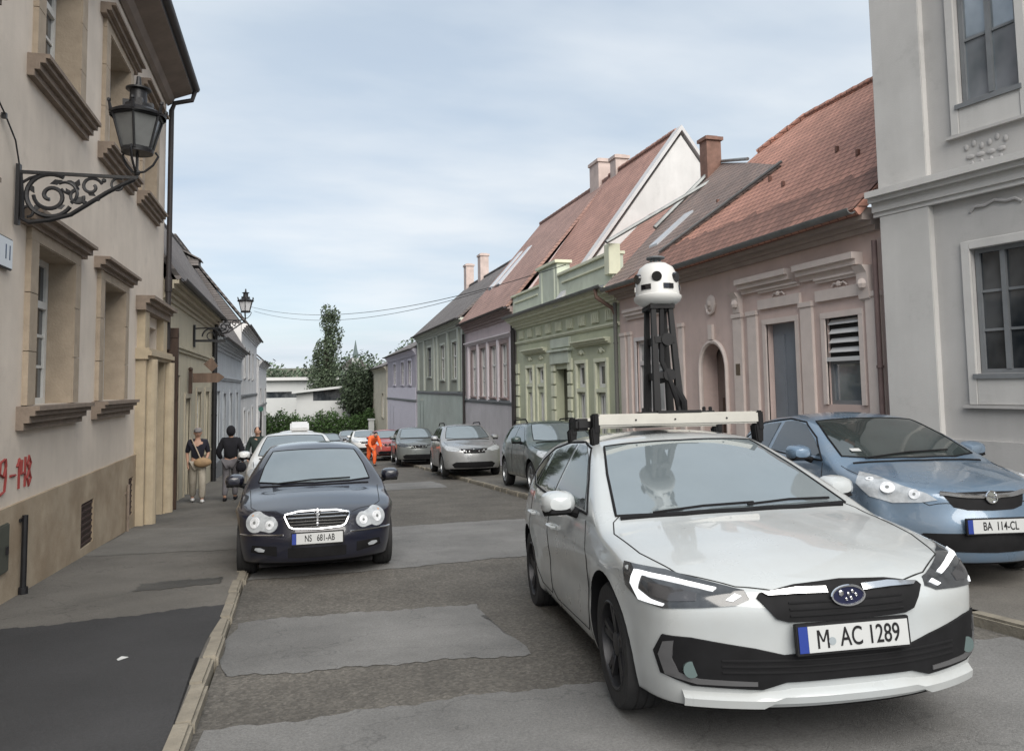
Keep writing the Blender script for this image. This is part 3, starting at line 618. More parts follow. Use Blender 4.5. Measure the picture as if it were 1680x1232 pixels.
for a, b in ((U(24.75), U(22.4)), (U(19.95), U(17.45))): cornice(gh, 'hood', a, b, 2.56, [(.05, .07), (.06, .14), (.04, .2)], m_greenl)
for a, b in ((.02, .38), (gd[0] - .32, gd[0] - .02), (gd[1] + .02, gd[1] + .32)):   # quoin blocks at the corner and on both sides of the door
    for i in range(10): z = -1.5 + i * .38; M().box(a, b + (.05 if i % 2 else 0), -.06, .01, z + .02, z + .36).build('quoin', m_greenl, gh, bevel=.012)
s = M(); s.box(U(21.9), U(20.25), -.1, .01, 2.15, 2.5); s.box(U(22.0), U(20.15), -.16, .01, 2.5, 2.58); s.box(U(21.9), U(20.25), -.07, .01, 2.62, 2.9); s.build('door_panel', m_greenp, gh, bevel=.01)
s = M()
for i in range(9):
    u = .5 + i * .96; s = M(); s.box(u, u + .5, -.04, .01, 3.12, 3.4)
    for k in range(3): s.box(u + .1 + k * .13, u + .16 + k * .13, -.07, .005, 3.14, 3.38)
    s.build('frieze_ornament', m_greenl, gh)
cornice(gh, 'frieze_moulding', 0, L, 2.95, [(.04, .04), (.05, .07)], m_greenl)
cornice(gh, 'cornice', 0, L, 3.48, [(.08, .06), (.08, .14), (.08, .22), (.08, .34), (.08, .4)], m_greenl)
gutter(gh, 0, L, -.46, 3.92, m_zinc, .075)
s = M(); s.box(0, U(22.6), -.10, .2, 3.95, 4.62); s.box(U(22.6), U(20.9), -.16, .25, 3.95, 5.1); s.box(U(20.9), U(17.0), -.10, .2, 3.95, 4.70)
s.box(U(22.45), U(22.25), -.2, -.1, 3.98, 5.0); s.box(U(21.25), U(21.05), -.2, -.1, 3.98, 5.0)
s.build('parapet', m_greenp, gh, bevel=.01)
s = M(); s.box(-.04, U(22.62), -.16, .24, 4.62, 4.69); s.box(U(22.7), U(20.82), -.24, .3, 5.1, 5.19); s.box(U(20.88), U(16.97), -.16, .24, 4.70, 4.78); s.box(U(17.25), U(16.95), -.2, .1, 4.2, 4.95); s.box(.3, U(22.9), -.14, -.09, 4.38, 4.43); s.box(U(20.6), U(17.4), -.14, -.09, 4.45, 4.5)
s.build('parapet_cap', m_greenl, gh, bevel=.008)
# roof of the green house: a red slope, then a white gable of the taller part behind
m_red2 = mat('roof_tile_red_old', (.42, .24, .195), .88, kind='tile', col2=(.35, .205, .17))
GY = U(20.4)
roof(gh, [(GY + .02, -.05, 3.98), (L - .0, -.05, 3.98), (L - .0, 2.6, 6.55), (GY + .02, 2.6, 6.55)], m_red2)
roof(gh, [(GY + .02, 2.6, 6.55), (L - .0, 2.6, 6.55), (L - .0, 5.3, 3.98), (GY + .02, 5.3, 3.98)], m_red2, name='back_roof')
s = M(); s.tube([(L - .0, -.3, 4.95), (L - .1, 2.6, 6.62)], .05); s.build('verge', m_zinc, gh)
m_gable = mat('stucco_gable', (.56, .56, .56), .9, noise=.05, nscale=1.2, kind='stucco')
PKY, PKZ = 3.75, 9.25
s = M(); s.prism([(-.05, 3.98), (PKY, PKZ - .2), (2 * PKY + .05, 3.98)], 'x', GY - .25, GY); s.build('gable_wall', m_gable, gh)
s = M()
for sg in (0, 1):
    e = (-.35, 3.9) if sg == 0 else (2 * PKY + .35, 3.9)
    s.add([(GY - .35, e[0], e[1]), (GY + .08, e[0], e[1]), (GY + .08, PKY, PKZ + .1), (GY - .35, PKY, PKZ + .1), (GY - .35, e[0], e[1] - .14), (GY + .08, e[0], e[1] - .14), (GY + .08, PKY, PKZ - .06), (GY - .35, PKY, PKZ - .06)],
          [(0, 1, 2, 3), (4, 7, 6, 5), (0, 4, 5, 1), (1, 5, 6, 2), (2, 6, 7, 3), (3, 7, 4, 0)])
s.build('gable_cap', mat('gable_cap', (.48, .48, .49), .7, noise=.08), gh)
roof(gh, [(-.0, -.05, 4.1), (GY - .3, -.05, 4.1), (GY - .3, PKY, PKZ), (-.0, PKY, PKZ)], m_red2, caps=[((0, PKY, PKZ + .04), (GY - .3, PKY, PKZ + .04))])
roof(gh, [(0, PKY, PKZ), (GY - .3, PKY, PKZ), (GY - .3, 2 * PKY, 4.1), (0, 2 * PKY, 4.1)], m_red2, name='back_roof')
def chimney(par, u, y, z0, z1, w, d, m, cap=.12):
    s = M(); s.box(u - w / 2, u + w / 2, y - d / 2, y + d / 2, z0, z1 - cap); s.box(u - w / 2 - .05, u + w / 2 + .05, y - d / 2 - .05, y + d / 2 + .05, z1 - cap, z1)
    s.box(u - w / 2 + .06, u + w / 2 - .06, y - d / 2 + .06, y + d / 2 - .06, z1, z1 + .05); return s.build('chimney', m, par)
m_chim = mat('chimney_pale', (.45, .37, .34), .9, noise=.15, nscale=3, bump=.3)
m_chimb = mat('chimney_brick', (.20, .115, .09), .9, noise=.25, nscale=6, bump=.4)
chimney(gh, U(25.2), PKY + .1, 7.4, 9.8, .5, .5, m_chim)
downpipe(gh, L - .05, -1.5, 3.5, y=-.1, r=.05, m=mat('pipe_grey', (.13, .13, .12), .6)); downpipe(gh, .06, -2, 3.5, y=-.1, r=.055, m=m_gutter)
s = M(); s.tube([(L - .4, -.46, 3.85), (L - .35, -.45, 3.65), (L - .08, -.14, 3.35), (L - .05, -.1, 3.2)], .05, n=8); s.build('downpipe', mat('pipe_rust', (.13, .08, .06), .7), gh, smooth=True)
# slate patch on the pink roof (older part, set a little proud), with skylight and brick chimney
U = lambda Y: YE - Y
up_ = .09
def rp(Y, y, d=up_): return (U(Y), y, RZ(y) + d)
sl = [rp(16.6, -.3), rp(15.6, -.3), rp(13.2, 1.9), rp(15.3, 3.0), rp(17.0, 1.2), rp(17.0, 0.)]
# the left house part between pink roof and green house
roof(pk, [(U(15.0), .15, RZ(.15) + .05), (U(12.7), 1.67, RZ(1.67) + .05), (U(15.15), 2.54, RZ(2.54) + .05), (U(17.4), 3.28, RZ(3.28) + .05), (U(17.4), 1.27, RZ(1.27) + .05), (U(16.9), -.42, RZ(-.42) + .05), (U(15.7), -.42, RZ(-.42) + .05)], m_slate, name='old_roof', thick=.14)
s = M(); s.tube([(U(17.4), 1.27, RZ(1.27) + .12), (U(17.5), 3.28, RZ(3.28) + .12)], .06); s.tube([(U(17.5), 3.28, RZ(3.28) + .12), (U(15.15), 2.56, RZ(2.56) + .12)], .04); s.tube([(U(12.7), 1.70, RZ(1.7) + .1), (U(15.0), .15, RZ(.15) + .1)], .03); s.build('verge', m_zinc, pk)
s = M(); a = Vector(rp(16.3, .55, .10)); b = Vector(rp(16.0, 1.35, .10)); w = Vector((.42, 0, 0)); s.add([a, a + w, b + w, b, a - Vector((0, 0, .1)), a + w - Vector((0, 0, .1)), b + w - Vector((0, 0, .1)), b - Vector((0, 0, .1))], [(0, 1, 2, 3), (4, 7, 6, 5), (0, 4, 5, 1), (1, 5, 6, 2), (2, 6, 7, 3), (3, 7, 4, 0)])
s.build('skylight', mat('skylight', (.45, .47, .5), .2), pk)
chimney(pk, U(17.5), 3.0, 5.6, 7.95, .36, .42, m_chimb, cap=.09)

# ---- next houses down the right side
def R_house(*a, **k): return row_house('R', *a, **k)
m_lilac = mat('stucco_lilacpink', (.52, .44, .45), .9, noise=.06, nscale=1.5, kind='stucco')
m_lilact = mat('trim_lilac', (.66, .61, .63), .85, noise=.06, nscale=3)
m_footg = mat('plinth_lilacgrey', (.50, .48, .50), .9, noise=.07, nscale=1.2, kind='stucco')
m_red3 = mat('roof_tile_red_dull', (.37, .235, .20), .88, kind='tile', col2=(.31, .20, .175))
h, U = R_house(7.5, 25.85, 34.2, 4.35, 'pale pink house with four tall white windows above a grey lower wall', m_lilac, ridge_y=3.75, ridge_z=9.2, roof_m=m_red3, band=.82, band_m=m_greyf, corn_m=mat('cornice_mauve', (.30, .235, .225), .85, noise=.1, nscale=3), foot=.82, foot_m=m_footg,
    holes=[(27.0, 27.9, 1.1, 3.1, 'c'), (28.6, 29.5, 1.1, 3.1, 'c'), (30.3, 31.2, 1.1, 3.1, 'c'), (32.0, 32.9, 1.1, 3.1, 'c')])
for Y in (26.4, 28.25, 29.9, 31.6, 33.4): M().box(U(Y) - .1, U(Y) + .1, -.07, .01, .95, 3.3).build('pilaster', m_lilact, h)
cornice(h, 'hood', .3, 8.0, 3.3, [(.05, .05), (.06, .1), (.05, .16)], m_lilact)
downpipe(h, 8.3, -2.3, 3.9, y=-.12, r=.06); downpipe(h, .1, -2.6, 3.9, y=-.12, r=.06)
s = M(); s.box(U(30.6), U(28.9), .7, 2.0, 5.0, 5.35); s.build('roof_box', mat('trim_white', (.6, .56, .55), .8), h)
for i, (Ya, wd) in enumerate(((33.2, .55), (31.8, .55))):
    a = Vector((U(Ya), .9, 5.78)); b = Vector((U(Ya), 2.4, 7.48)); w = Vector((wd, 0, 0)); t = Vector((0, -.05, .12))
    s = M(); s.add([a, a + w, b + w, b, a + t, a + w + t, b + w + t, b + t], [(0, 3, 2, 1), (4, 5, 6, 7), (0, 1, 5, 4), (1, 2, 6, 5), (2, 3, 7, 6), (3, 0, 4, 7)]); s.build('skylight', MATS['skylight'], h)
chimney(h, U(26.9), 3.85, 8.2, 10.1, .9, .6, m_chim)
m_gg = mat('stucco_greygreen', (.285, .30, .255), .9, noise=.06, nscale=1.5, kind='stucco')
m_ggl = mat('trim_greygreen', (.42, .45, .40), .85, noise=.06, nscale=3)
h, U = R_house(7.5, 34.2, 48.5, 4.7, 'grey green house with pale pilasters above a mint lower wall', m_gg, ridge_y=3.2, ridge_z=7.9, roof_m=m_roofgrey, band=1.1, band_m=m_greyf, corn_m=m_ggl, foot=1.1, foot_m=mat('stucco_mint', (.40, .45, .42), .9, noise=.07, nscale=1, kind='stucco'),
    holes=[(36, 37.2, 1.9, 3.7, 'w'), (39.2, 40.4, 1.9, 3.7, 'w'), (43.2, 44.6, 2.1, 3.8, 'g'), (46.2, 47.2, -2.6, .7, 'd')])
for Y in (34.6, 35.6, 38.2, 41.2, 42.2, 45.6, 47.9): M().box(U(Y) - .16, U(Y) + .16, -.09, .01, 1.3, 4.3).build('pilaster', m_ggl, h)
chimney(h, U(47.5), 3.2, 7.4, 9.3, .7, .5, m_chim); chimney(h, U(43.6), 3.2, 7.4, 9.3, .7, .5, m_chim)
m_purp = mat('stucco_lavender', (.37, .35, .40), .9, noise=.06, nscale=1.5, kind='stucco')
m_purpl = mat('trim_lavender', (.55, .53, .60), .85, noise=.06, nscale=3)
h, U = R_house(7.4, 48.5, 64.0, 4.0, 'lavender house with thin white window frames, far down the right side', m_purp, ridge_y=4.2, ridge_z=6.3, roof_m=m_roofgrey, band=.55, band_m=m_greyf, corn_m=m_purpl, foot=1.5, foot_m=m_purpl,
    holes=[(50.5, 52, 1.7, 3.3, 'w'), (54, 55.5, 1.7, 3.3, 'w'), (58.5, 60, 1.7, 3.3, 'w'), (53, 56, -3.1, -.1, 'd'), (60, 62, -3.1, .1, 'd')])
m_beige = mat('stucco_beige', (.46, .43, .35), .9, noise=.06, nscale=1.5, kind='stucco')
h, U = R_house(7.3, 64.0, 78.0, 3.3, 'narrow beige end wall of the farthest house on the right, beside the trees', m_beige, ridge_y=3.5, ridge_z=4.9, roof_m=m_roofgrey, corn_m=m_beige, holes=[(66, 67.5, -1, 1, 'w')])

# ================================================================== END OF THE STREET
def leaf_cloud(name, blobs, n, size, m, parent=None, seed=1, loc=None, label=None, cat=None, kind=None, group=None, squash=1.):
    """many leaf sized faces spread through overlapping ellipsoids (cx,cy,cz,rx,ry,rz)"""
    rnd = random.Random(seed); s = M(); vol = [b[3] * b[4] * b[5] for b in blobs]; tot = sum(vol); vs = []; fs = []
    for b, v in zip(blobs, vol):
        for _ in range(int(n * v / tot)):
            while True:
                p = [rnd.uniform(-1, 1) for _ in range(3)]; r = math.sqrt(sum(c * c for c in p))
                if .05 < r < 1: break
            k = (rnd.random() ** .35) * rnd.uniform(.82, 1.08) / r
            c = Vector((b[0] + p[0] * k * b[3], b[1] + p[1] * k * b[4], b[2] + p[2] * k * b[5]))
            d = Vector((rnd.gauss(0, 1), rnd.gauss(0, 1), rnd.gauss(0, 1))).normalized(); e = d.orthogonal().normalized(); q = size * rnd.uniform(.6, 1.5)
            f = d.cross(e); i = len(vs); vs += [c - e * q, c + f * q * .5, c + e * q, c - f * q * .5]; fs.append((i, i + 1, i + 2, i + 3))
    me = bpy.data.meshes.new(name); me.from_pydata(vs, [], fs); me.materials.append(m); o = bpy.data.objects.new(name, me)
    if loc: o.location = loc
    link(o, parent); return tag(o, label, cat, group, kind)
m_leafd = mat('leaf_dark', (.026, .040, .020), .7, kind='leaf')
m_leafp = mat('leaf_poplar', (.05, .07, .04), .7, kind='leaf')
m_leafh = mat('leaf_hedge', (.03, .062, .015), .7, kind='leaf')
m_bark = mat('bark', (.07, .055, .045), .9, noise=.3, nscale=4, bump=.5)
def tree(X, Y, z, blobs, n, size, m, label, cat='tree', th=None, seed=1, group=None, tr=.22):
    t = thing('tree', (X, Y, z), 0, label, cat, group); rnd = random.Random(seed)
    leaf_cloud('crown', blobs, n, size, m, t, seed); s = M(); top = max(b[2] for b in blobs)
    s.tube([(0, 0, -.6), (.1, 0, top * .3), (-.1, .1, top * .6), (.05, 0, top * .95)], [tr, tr * .8, tr * .5, tr * .15], n=8)
    for b in blobs: s.tube([(0, 0, max(b[2] * .55, .8)), (b[0] * .5, b[1] * .5, b[2] * .75), (b[0], b[1], b[2])], [tr * .4, tr * .25, tr * .08], n=5)
    s.build('trunk', m_bark, t, smooth=True)
    return t
rnd = random.Random(11)
# poplar: px 500-560, top 490
pb = [(-.9, 0, 3.0, 2.1, 1.6, 2.8), (.4, 0, 3.4, 2.0, 1.6, 2.8), (-.6, 0, 6.2, 1.3, 1.2, 2.2), (.5, .2, 6.6, 1.2, 1.1, 2.2), (.0, 0, 9.0, 1.35, 1.1, 1.8), (.75, 0, 10.2, 1.0, .9, 1.5), (.35, 0, 12.0, .95, .9, 1.5), (.9, 0, 12.9, .75, .7, 1.1), (.1, .1, 13.2, .7, .6, 1.2), (-.8, 0, 8.6, .6, .6, 1.1), (1.5, 0, 11.2, .5, .5, .9)]
tree(3.0, 82, -3.9, pb, 15000, .13, m_leafp, 'tall slender poplar with a gappy crown rising above the end of the street', seed=3)
def rb(n, w, h, z0, seed, d=2.):
    r = random.Random(seed); return [(r.uniform(-w, w), r.uniform(-d, d), z0 + r.uniform(0, h), r.uniform(1., 1.9), r.uniform(1., 1.7), r.uniform(.9, 1.8)) for _ in range(n)]
tree(6.2, 76.6, -3.9, rb(15, 1.5, 5.2, 1.4, 2, 1.), 15000, .13, m_leafd, 'broad dark green tree between the poplar and the beige house', seed=5)
tree(4.9, 90, -3.9, rb(11, 2., 4.4, 1.6, 8), 9000, .13, m_leafd, 'dark tree behind and just right of the poplar', seed=6)
tree(9.6, 92, -3.9, rb(10, 2.2, 5.6, 1.8, 12), 9000, .14, m_leafd, 'dark tree partly behind the beige house', seed=8)
tree(.2, 104, -3.9, rb(10, 3., 3.6, 2.4, 14), 8000, .15, m_leafp, 'pale green tree behind the flat white building', seed=9)
leaf_cloud('hedge', [(-3 + i * 1.15, 0, 1.4 + .3 * math.sin(i * 1.7), .95, 1.0, 1.8) for i in range(10)], 22000, .10, m_leafh, loc=(.6, 74, -3.8), label='clipped bright green hedge closing the end of the street', cat='hedge', seed=4)
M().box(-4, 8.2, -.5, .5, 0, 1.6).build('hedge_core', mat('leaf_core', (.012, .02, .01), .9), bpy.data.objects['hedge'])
leaf_cloud('far_wood', [(-60 + i * 7.5, rnd.uniform(-8, 8), rnd.uniform(2, 8) , 7, 7, rnd.uniform(4, 8)) for i in range(32)], 42000, .42, mat('leaf_far', (.06, .085, .055), .8, kind='leaf'), loc=(0, 190, -1), kind='stuff', seed=21)
# flat white buildings and pavilion
wb = thing('flat_roof_building', (-1.6, 92, -3.9), 0, 'flat roofed white building with a dark window strip beyond the hedge', 'building')
m_offw = mat('render_white', (.42, .43, .43), .8, noise=.05, nscale=.5)
s = M(); s.box(-3.5, 6.2, 0, 8, 0, 4.4); s.box(-3.5, 6.2, .2, 8, 5.1, 6.4); s.build('wall', m_offw, wb)
M().box(-3.4, 6.1, .4, 7.8, 4.4, 5.1).build('window', m_glass, wb); M().box(-3.8, 6.5, -.4, 8.3, 6.4, 6.75).build('roof', mat('concrete_pale', (.5, .5, .5), .8), wb)
cp = thing('pavilion', (2.3, 78.6, -3.9), R_(-4), 'white pavilion with a tilted flat roof and long dark window, above the hedge', 'building')
s = M(); s.box(-2.2, 3.0, 0, 3.5, 0, 4.2); s.build('wall', m_offw, cp)
s = M(); s.prism([(-2.6, 4.95), (3.6, 5.55), (3.6, 5.75), (-2.6, 5.2)], 'y', -.6, 4); s.build('roof', m_offw, cp)
s = M(); s.prism([(-.6, 4.2), (3.0, 4.2), (3.0, 5.5), (-.6, 5.1)], 'y', .1, 3.2); s.build('window', m_glass, cp)
s = M(); s.prism([(-2.2, 4.2), (-.6, 4.2), (-.6, 5.1), (-2.2, 4.95)], 'y', .05, 3.4); s.build('end_panel', m_offw, cp)
ch = thing('church', (14.1, 190, -4.5), 0, 'small church with a thin pointed spire on the skyline', 'church')
M().box(-3, 3, 0, 8, 0, 11).build('nave', m_offw, ch)
s = M(); s.prism([(-3.4, 11), (3.4, 11), (0, 14.)], 'y', -.3, 8.3); s.build('roof', m_roofgrey, ch)
s = M(); s.box(-.9, .9, -1.6, 0, 0, 13.2); s.build('tower', m_offw, ch); s = M(); s.cyl((0, -.8, 13.2), (0, -.8, 17.6), .75, .04, n=8); s.build('spire', mat('copper_dark', (.09, .12, .12), .6), ch)
# white gate post by the end
gp = thing('gate_post', (6.75, 71.5, -3.75), 0, 'short white gate post in front of the dark tree', 'post')
M().box(-.25, .25, -.25, .25, 0, 2.3).build('post', m_offw, gp, bevel=.02); M().box(-.33, .33, -.33, .33, 2.3, 2.42).build('cap', m_offw, gp)

# ================================================================== LANTERNS
m_lglass = mat('lantern_glass', (.15, .155, .155), .25, ior=1.45, noise=.15, nscale=4)
m_lglassw = mat('lantern_glass_white', (.55, .56, .58), .25, ior=1.45)
def arc_pts(cx, cz, r, a0, a1, n=12, r1=None):
    r1 = r if r1 is None else r1
    return [(cx + (r + (r1 - r) * i / n) * math.cos(R_(a0 + (a1 - a0) * i / n)), 0, cz + (r + (r1 - r) * i / n) * math.sin(R_(a0 + (a1 - a0) * i / n))) for i in range(n + 1)]
def lantern(par, cx, cz, gm, k=1.):
    """six sided tapering lantern standing on a point at (cx, cz)"""
    Z = lambda z: cz + z * k
    fr = M(); n = 6; ring = lambda r, z: [(cx + r * k * math.cos(2 * math.pi * (i + .5) / n), r * k * math.sin(2 * math.pi * (i + .5) / n), Z(z)) for i in range(n)]
    for (r, z, w) in ((.145, .235, .020), (.245, .58, .022)):
        p = ring(r, z); fr.tube(p + [p[0], p[1]], w * k, n=6)
    b_, t_ = ring(.15, .235), ring(.245, .58)
    for i in range(n): fr.tube([b_[i], t_[i]], .013 * k, n=5)
    fr.lathe((cx, 0, cz), [(0, .20 * k), (.15 * k, .20 * k), (.155 * k, .24 * k), (.12 * k, .26 * k), (0, .26 * k)], 18)
    # cradle below
    for i in range(3):
        a = 2 * math.pi * i / 3 + .4; c_, s_ = math.cos(a), math.sin(a)
        fr.tube([(cx, 0, Z(0)), (cx + .07 * k * c_, .07 * k * s_, Z(.02)), (cx + .15 * k * c_, .15 * k * s_, Z(.1)), (cx + .2 * k * c_, .2 * k * s_, Z(.2)), (cx + .17 * k * c_, .17 * k * s_, Z(.24))], .012 * k, n=5)
    fr.cyl((cx, 0, Z(-.06)), (cx, 0, Z(.2)), .014 * k, n=8); fr.ball((cx, 0, Z(.0)), .035 * k, 8)
    fr.build('frame', m_iron, par, smooth=True)
    cp = M(); cp.lathe((cx, 0, cz), [(.265 * k, .575 * k), (.27 * k, .60 * k), (.17 * k, .655 * k), (.13 * k, .665 * k), (.13 * k, .70 * k), (.085 * k, .715 * k), (.08 * k, .85 * k), (.12 * k, .86 * k), (.12 * k, .875 * k), (.03 * k, .90 * k), (.02 * k, 1.0 * k), (.0, 1.01 * k)], 20)
    for i in range(6):
        a = 2 * math.pi * (i + .5) / 6; x, y = cx + .26 * k * math.cos(a), .26 * k * math.sin(a)
        cp.cyl((x, y, Z(.59)), (x + .02 * math.cos(a), y + .02 * math.sin(a), Z(.69)), .02 * k, .012 * k, n=6); cp.ball((x + .02 * math.cos(a), y + .02 * math.sin(a), Z(.69)), .022 * k, 6)
    for i in range(4):
        a = 2 * math.pi * (i + .2) / 4; cp.box(cx + .11 * k * math.cos(a) - .03, cx + .11 * k * math.cos(a) + .03, .11 * k * math.sin(a) - .03, .11 * k * math.sin(a) + .03, Z(.66), Z(.74))
    cp.build('cap', m_iron, par, smooth=True)
    g = M(); bb, tt = ring(.14, .25), ring(.235, .575); g.add(bb + tt, [(i, (i + 1) % n, (i + 1) % n + n, i + n) for i in range(n)]); g.build('glass', gm, par)
def wall_lamp(loc, rz, reach, gm, label, k=1., h=.5):
    t = thing('wall_lantern', loc, rz, label, 'lantern', 'cast iron lanterns on scrolled wall brackets')
    b = M(); b.box(-.0, .035, -.03, .03, -h - .04, .06); b.box(.02, reach, -.018, .018, -.03, .0)
    S = lambda pts, r=.012: b.tube(pts, r, n=6)
    S(arc_pts(.30, -.24, .22, 60, 330, 24, .2), .022); S(arc_pts(.30, -.24, .15, 180, 620, 28, .035), .02); S(arc_pts(.42, -.20, .12, -60, 120, 12, .1), .016); S(arc_pts(.55, -.24, .09, 90, 380, 14, .04), .015)
    S([(.03, 0, -.03), (.05, 0, -.25), (.06, 0, -h + .02), (.12, 0, -h - .01), (.3, 0, -h + .02), (.48, 0, -h + .08), (.64, 0, -.30), (.8, 0, -.18), (.96, 0, -.08), (reach - .02, 0, -.03)], .024)
    S(arc_pts(.66, -.13, .10, 20, 400, 18, .03), .016); S(arc_pts(.46, -.14, .07, 200, 480, 12, .05), .014); S([(.05, 0, -.12), (.12, 0, -.07), (.2, 0, -.04)], .014); S(arc_pts(.10, -.40, .06, -90, 180, 10, .04), .014)
    S(arc_pts(reach - .17, -.10, .075, 60, 400, 16, .035), .012)
    for (x, z, a, l) in ((.40, -.08, 200, .12), (.52, -.30, 40, .12), (.48, -.24, 120, .1), (.16, -.40, 60, .1), (.7, -.22, 150, .1), (.55, -.06, 250, .1), (.34, -.36, 20, .1), (.10, -.12, 300, .12)):
        c_, s_ = math.cos(R_(a)), math.sin(R_(a)); b.add([(x, -.012, z), (x + l * .5 * c_ - .03 * s_, 0, z + l * .5 * s_ + .03 * c_), (x + l * c_, .0, z + l * s_), (x + l * .5 * c_ + .03 * s_, 0, z + l * .5 * s_ - .03 * c_), (x, .012, z)], [(0, 1, 2, 3), (4, 3, 2, 1), (0, 3, 4), (0, 4, 1)])
    for (x, z) in ((.60, -.29), (.72, -.25), (reach - .3, -.06)): b.ball((x, 0, z), .025, 6)
    b.build('bracket', m_iron, t, smooth=True)
    lantern(t, reach, .04, gm, k)
    return t
wall_lamp((-2.63, 8.35, 3.72), 0, 1.07, m_lglass, 'black cast iron lantern on a scrolled bracket on the near cream house wall', 1.0)
wall_lamp((-2.60, 26.6, 3.85), 0, 1.0, m_lglassw, 'far lantern with white glass on a bracket beside the black downpipe', .98)
wl = thing('wall_cable', (-2.62, 7.6, 3.75), 0, 'thin cable running down to the lantern bracket at the left edge', 'cable')
s = M(); s.tube([(0, .0, .55), (.01, .35, .38), (.02, .6, .22), (.015, .74, .02)], .008, n=5); s.build('cable', m_iron, wl)
M().box(-.02, .02, .33, .37, .35, .4).build('clip', m_iron, wl)
# hanging sign brackets
hsn = thing('hanging_sign', (-2.62, 21.0, 1.86), 0, 'brown wooden arrow shaped sign board hanging out from the pale yellow house', 'sign')
s = M(); s.prism([(.10, -.12), (.72, -.12), (.86, .02), (.72, .12), (.10, .12)], 'y', -.03, .03); s.build('board', mat('sign_brown', (.13, .085, .06), .6, kind='wood'), hsn)
s = M(); s.box(.0, .09, -.03, .03, -.4, .2); s.ball((.045, 0, .22), .06, 8); s.build('post', m_dkwood, hsn)
s = M(); s.prism([(.35, .35), (.55, .15), (.7, .30), (.55, .52)], 'y', -.02, .02); s.build('arrow', MATS['sign_brown'], hsn)
sb = thing('sign_bracket', (-2.62, 22.0, 3.0), 0, 'empty black scrolled sign bracket above the brown hanging sign', 'bracket')
s = M(); s.box(0, .8, -.025, .025, -.16, -.1); s.tube(arc_pts(.42, -.02, .22, 0, 180, 12), .02); s.tube(arc_pts(.42, .0, .1, 0, 300, 12), .014); s.tube([(0, 0, .2), (.4, 0, .22), (.8, 0, .2)], .018); s.build('scroll', m_iron, sb, smooth=True); M().box(-.02, .03, -.05, .05, -.3, .3).build('wall_plate', m_iron, sb)
# overhead wires between the houses
for i, (a, b, c) in enumerate((((7.2, 27.0, 5.2), (-2.6, 52.0, 6.6), 'upper of the two thin wires crossing above the street'), ((7.3, 20.0, 4.9), (-2.6, 46.0, 6.3), 'lower and nearer of the two thin wires crossing above the street'))):
    a, b = Vector(a), Vector(b); s = M(); s.tube([a.lerp(b, t / 24) - Vector((0, 0, .9 * 4 * (t / 24) * (1 - t / 24))) for t in range(25)], .012, n=4)
    tag(s.build('overhead_wire', m_iron), c, 'wire', 'wires over the street')
# signs far left: green round sign and post
rs_ = thing('road_sign', (-1.35, 33, gz(33)), 0, 'small round sign on a thin post beside the far left houses', 'sign')
s = M(); s.cyl((0, 0, 0), (0, 0, 2.5), .035, n=8); s.build('post', m_iron, rs_); s = M(); s.cyl((0, -.04, 2.55), (0, -.0, 2.55), .10, n=20); s.build('disc', mat('sign_green', (.02, .09, .07), .5), rs_)
# ================================================================== CARS
m_tyre = mat('tyre', (.018, .018, .019), .85, noise=.25, nscale=8, bump=.2)
m_blackp = mat('black_plastic', (.007, .007, .008), .75, noise=.3, nscale=8, spec=.25)
m_gap = mat('panel_gap', (.010, .010, .010), .8)
m_alloy = mat('alloy', (.30, .31, .32), .35, metal=.8, noise=.15, nscale=6)
m_alloyd = mat('alloy_dark', (.035, .035, .038), .4, metal=.5)
m_chrome = mat('chrome', (.75, .76, .78), .12, metal=1.)
m_lens = mat('lamp_lens', (.33, .35, .37), .08, ior=1.6, coat=.6, noise=.25, nscale=14)
m_lensd = mat('lamp_dark', (.035, .038, .042), .10, ior=1.6, coat=.5, noise=.4, nscale=16)
m_drl = mat('lamp_lit', (.8, .8, .8), .3, emit=((.9, .95, 1), .22))
m_redl = mat('tail_red', (.30, .01, .01), .15)
m_wind = mat('windscreen', (.22, .26, .28), .035, ior=2.4, noise=.08, nscale=1.5, metal=.45)
m_side = mat('side_glass', (.012, .015, .016), .035, ior=1.9)
m_plate = mat('plate_white', (.42, .43, .43), .4)
m_plateb = mat('plate_blue', (.015, .035, .20), .4)
m_platek = mat('plate_black', (.009, .009, .010), .6, spec=.3)
def smooth_fn(tab, sig=.05, n=600):
    xs = np.array([t[0] for t in tab], float); ys = np.array([t[1] for t in tab], float)
    g = np.linspace(xs[0] - .5, xs[-1] + .5, n); v = np.interp(g, xs, ys); 
    # linear extrapolation at the ends keeps the end values when blurred
    v = np.where(g < xs[0], ys[0] + (g - xs[0]) * (ys[1] - ys[0]) / (xs[1] - xs[0]), v); v = np.where(g > xs[-1], ys[-1] + (g - xs[-1]) * (ys[-1] - ys[-2]) / (xs[-1] - xs[-2]), v)
    dx = g[1] - g[0]; k = np.arange(-int(3 * sig / dx) - 1, int(3 * sig / dx) + 2); w = np.exp(-.5 * (k * dx / sig) ** 2); w /= w.sum()
    v2 = np.convolve(np.pad(v, len(k) // 2, mode='edge'), w, 'valid')[:n]
    return lambda x: float(np.interp(x, g, v2))
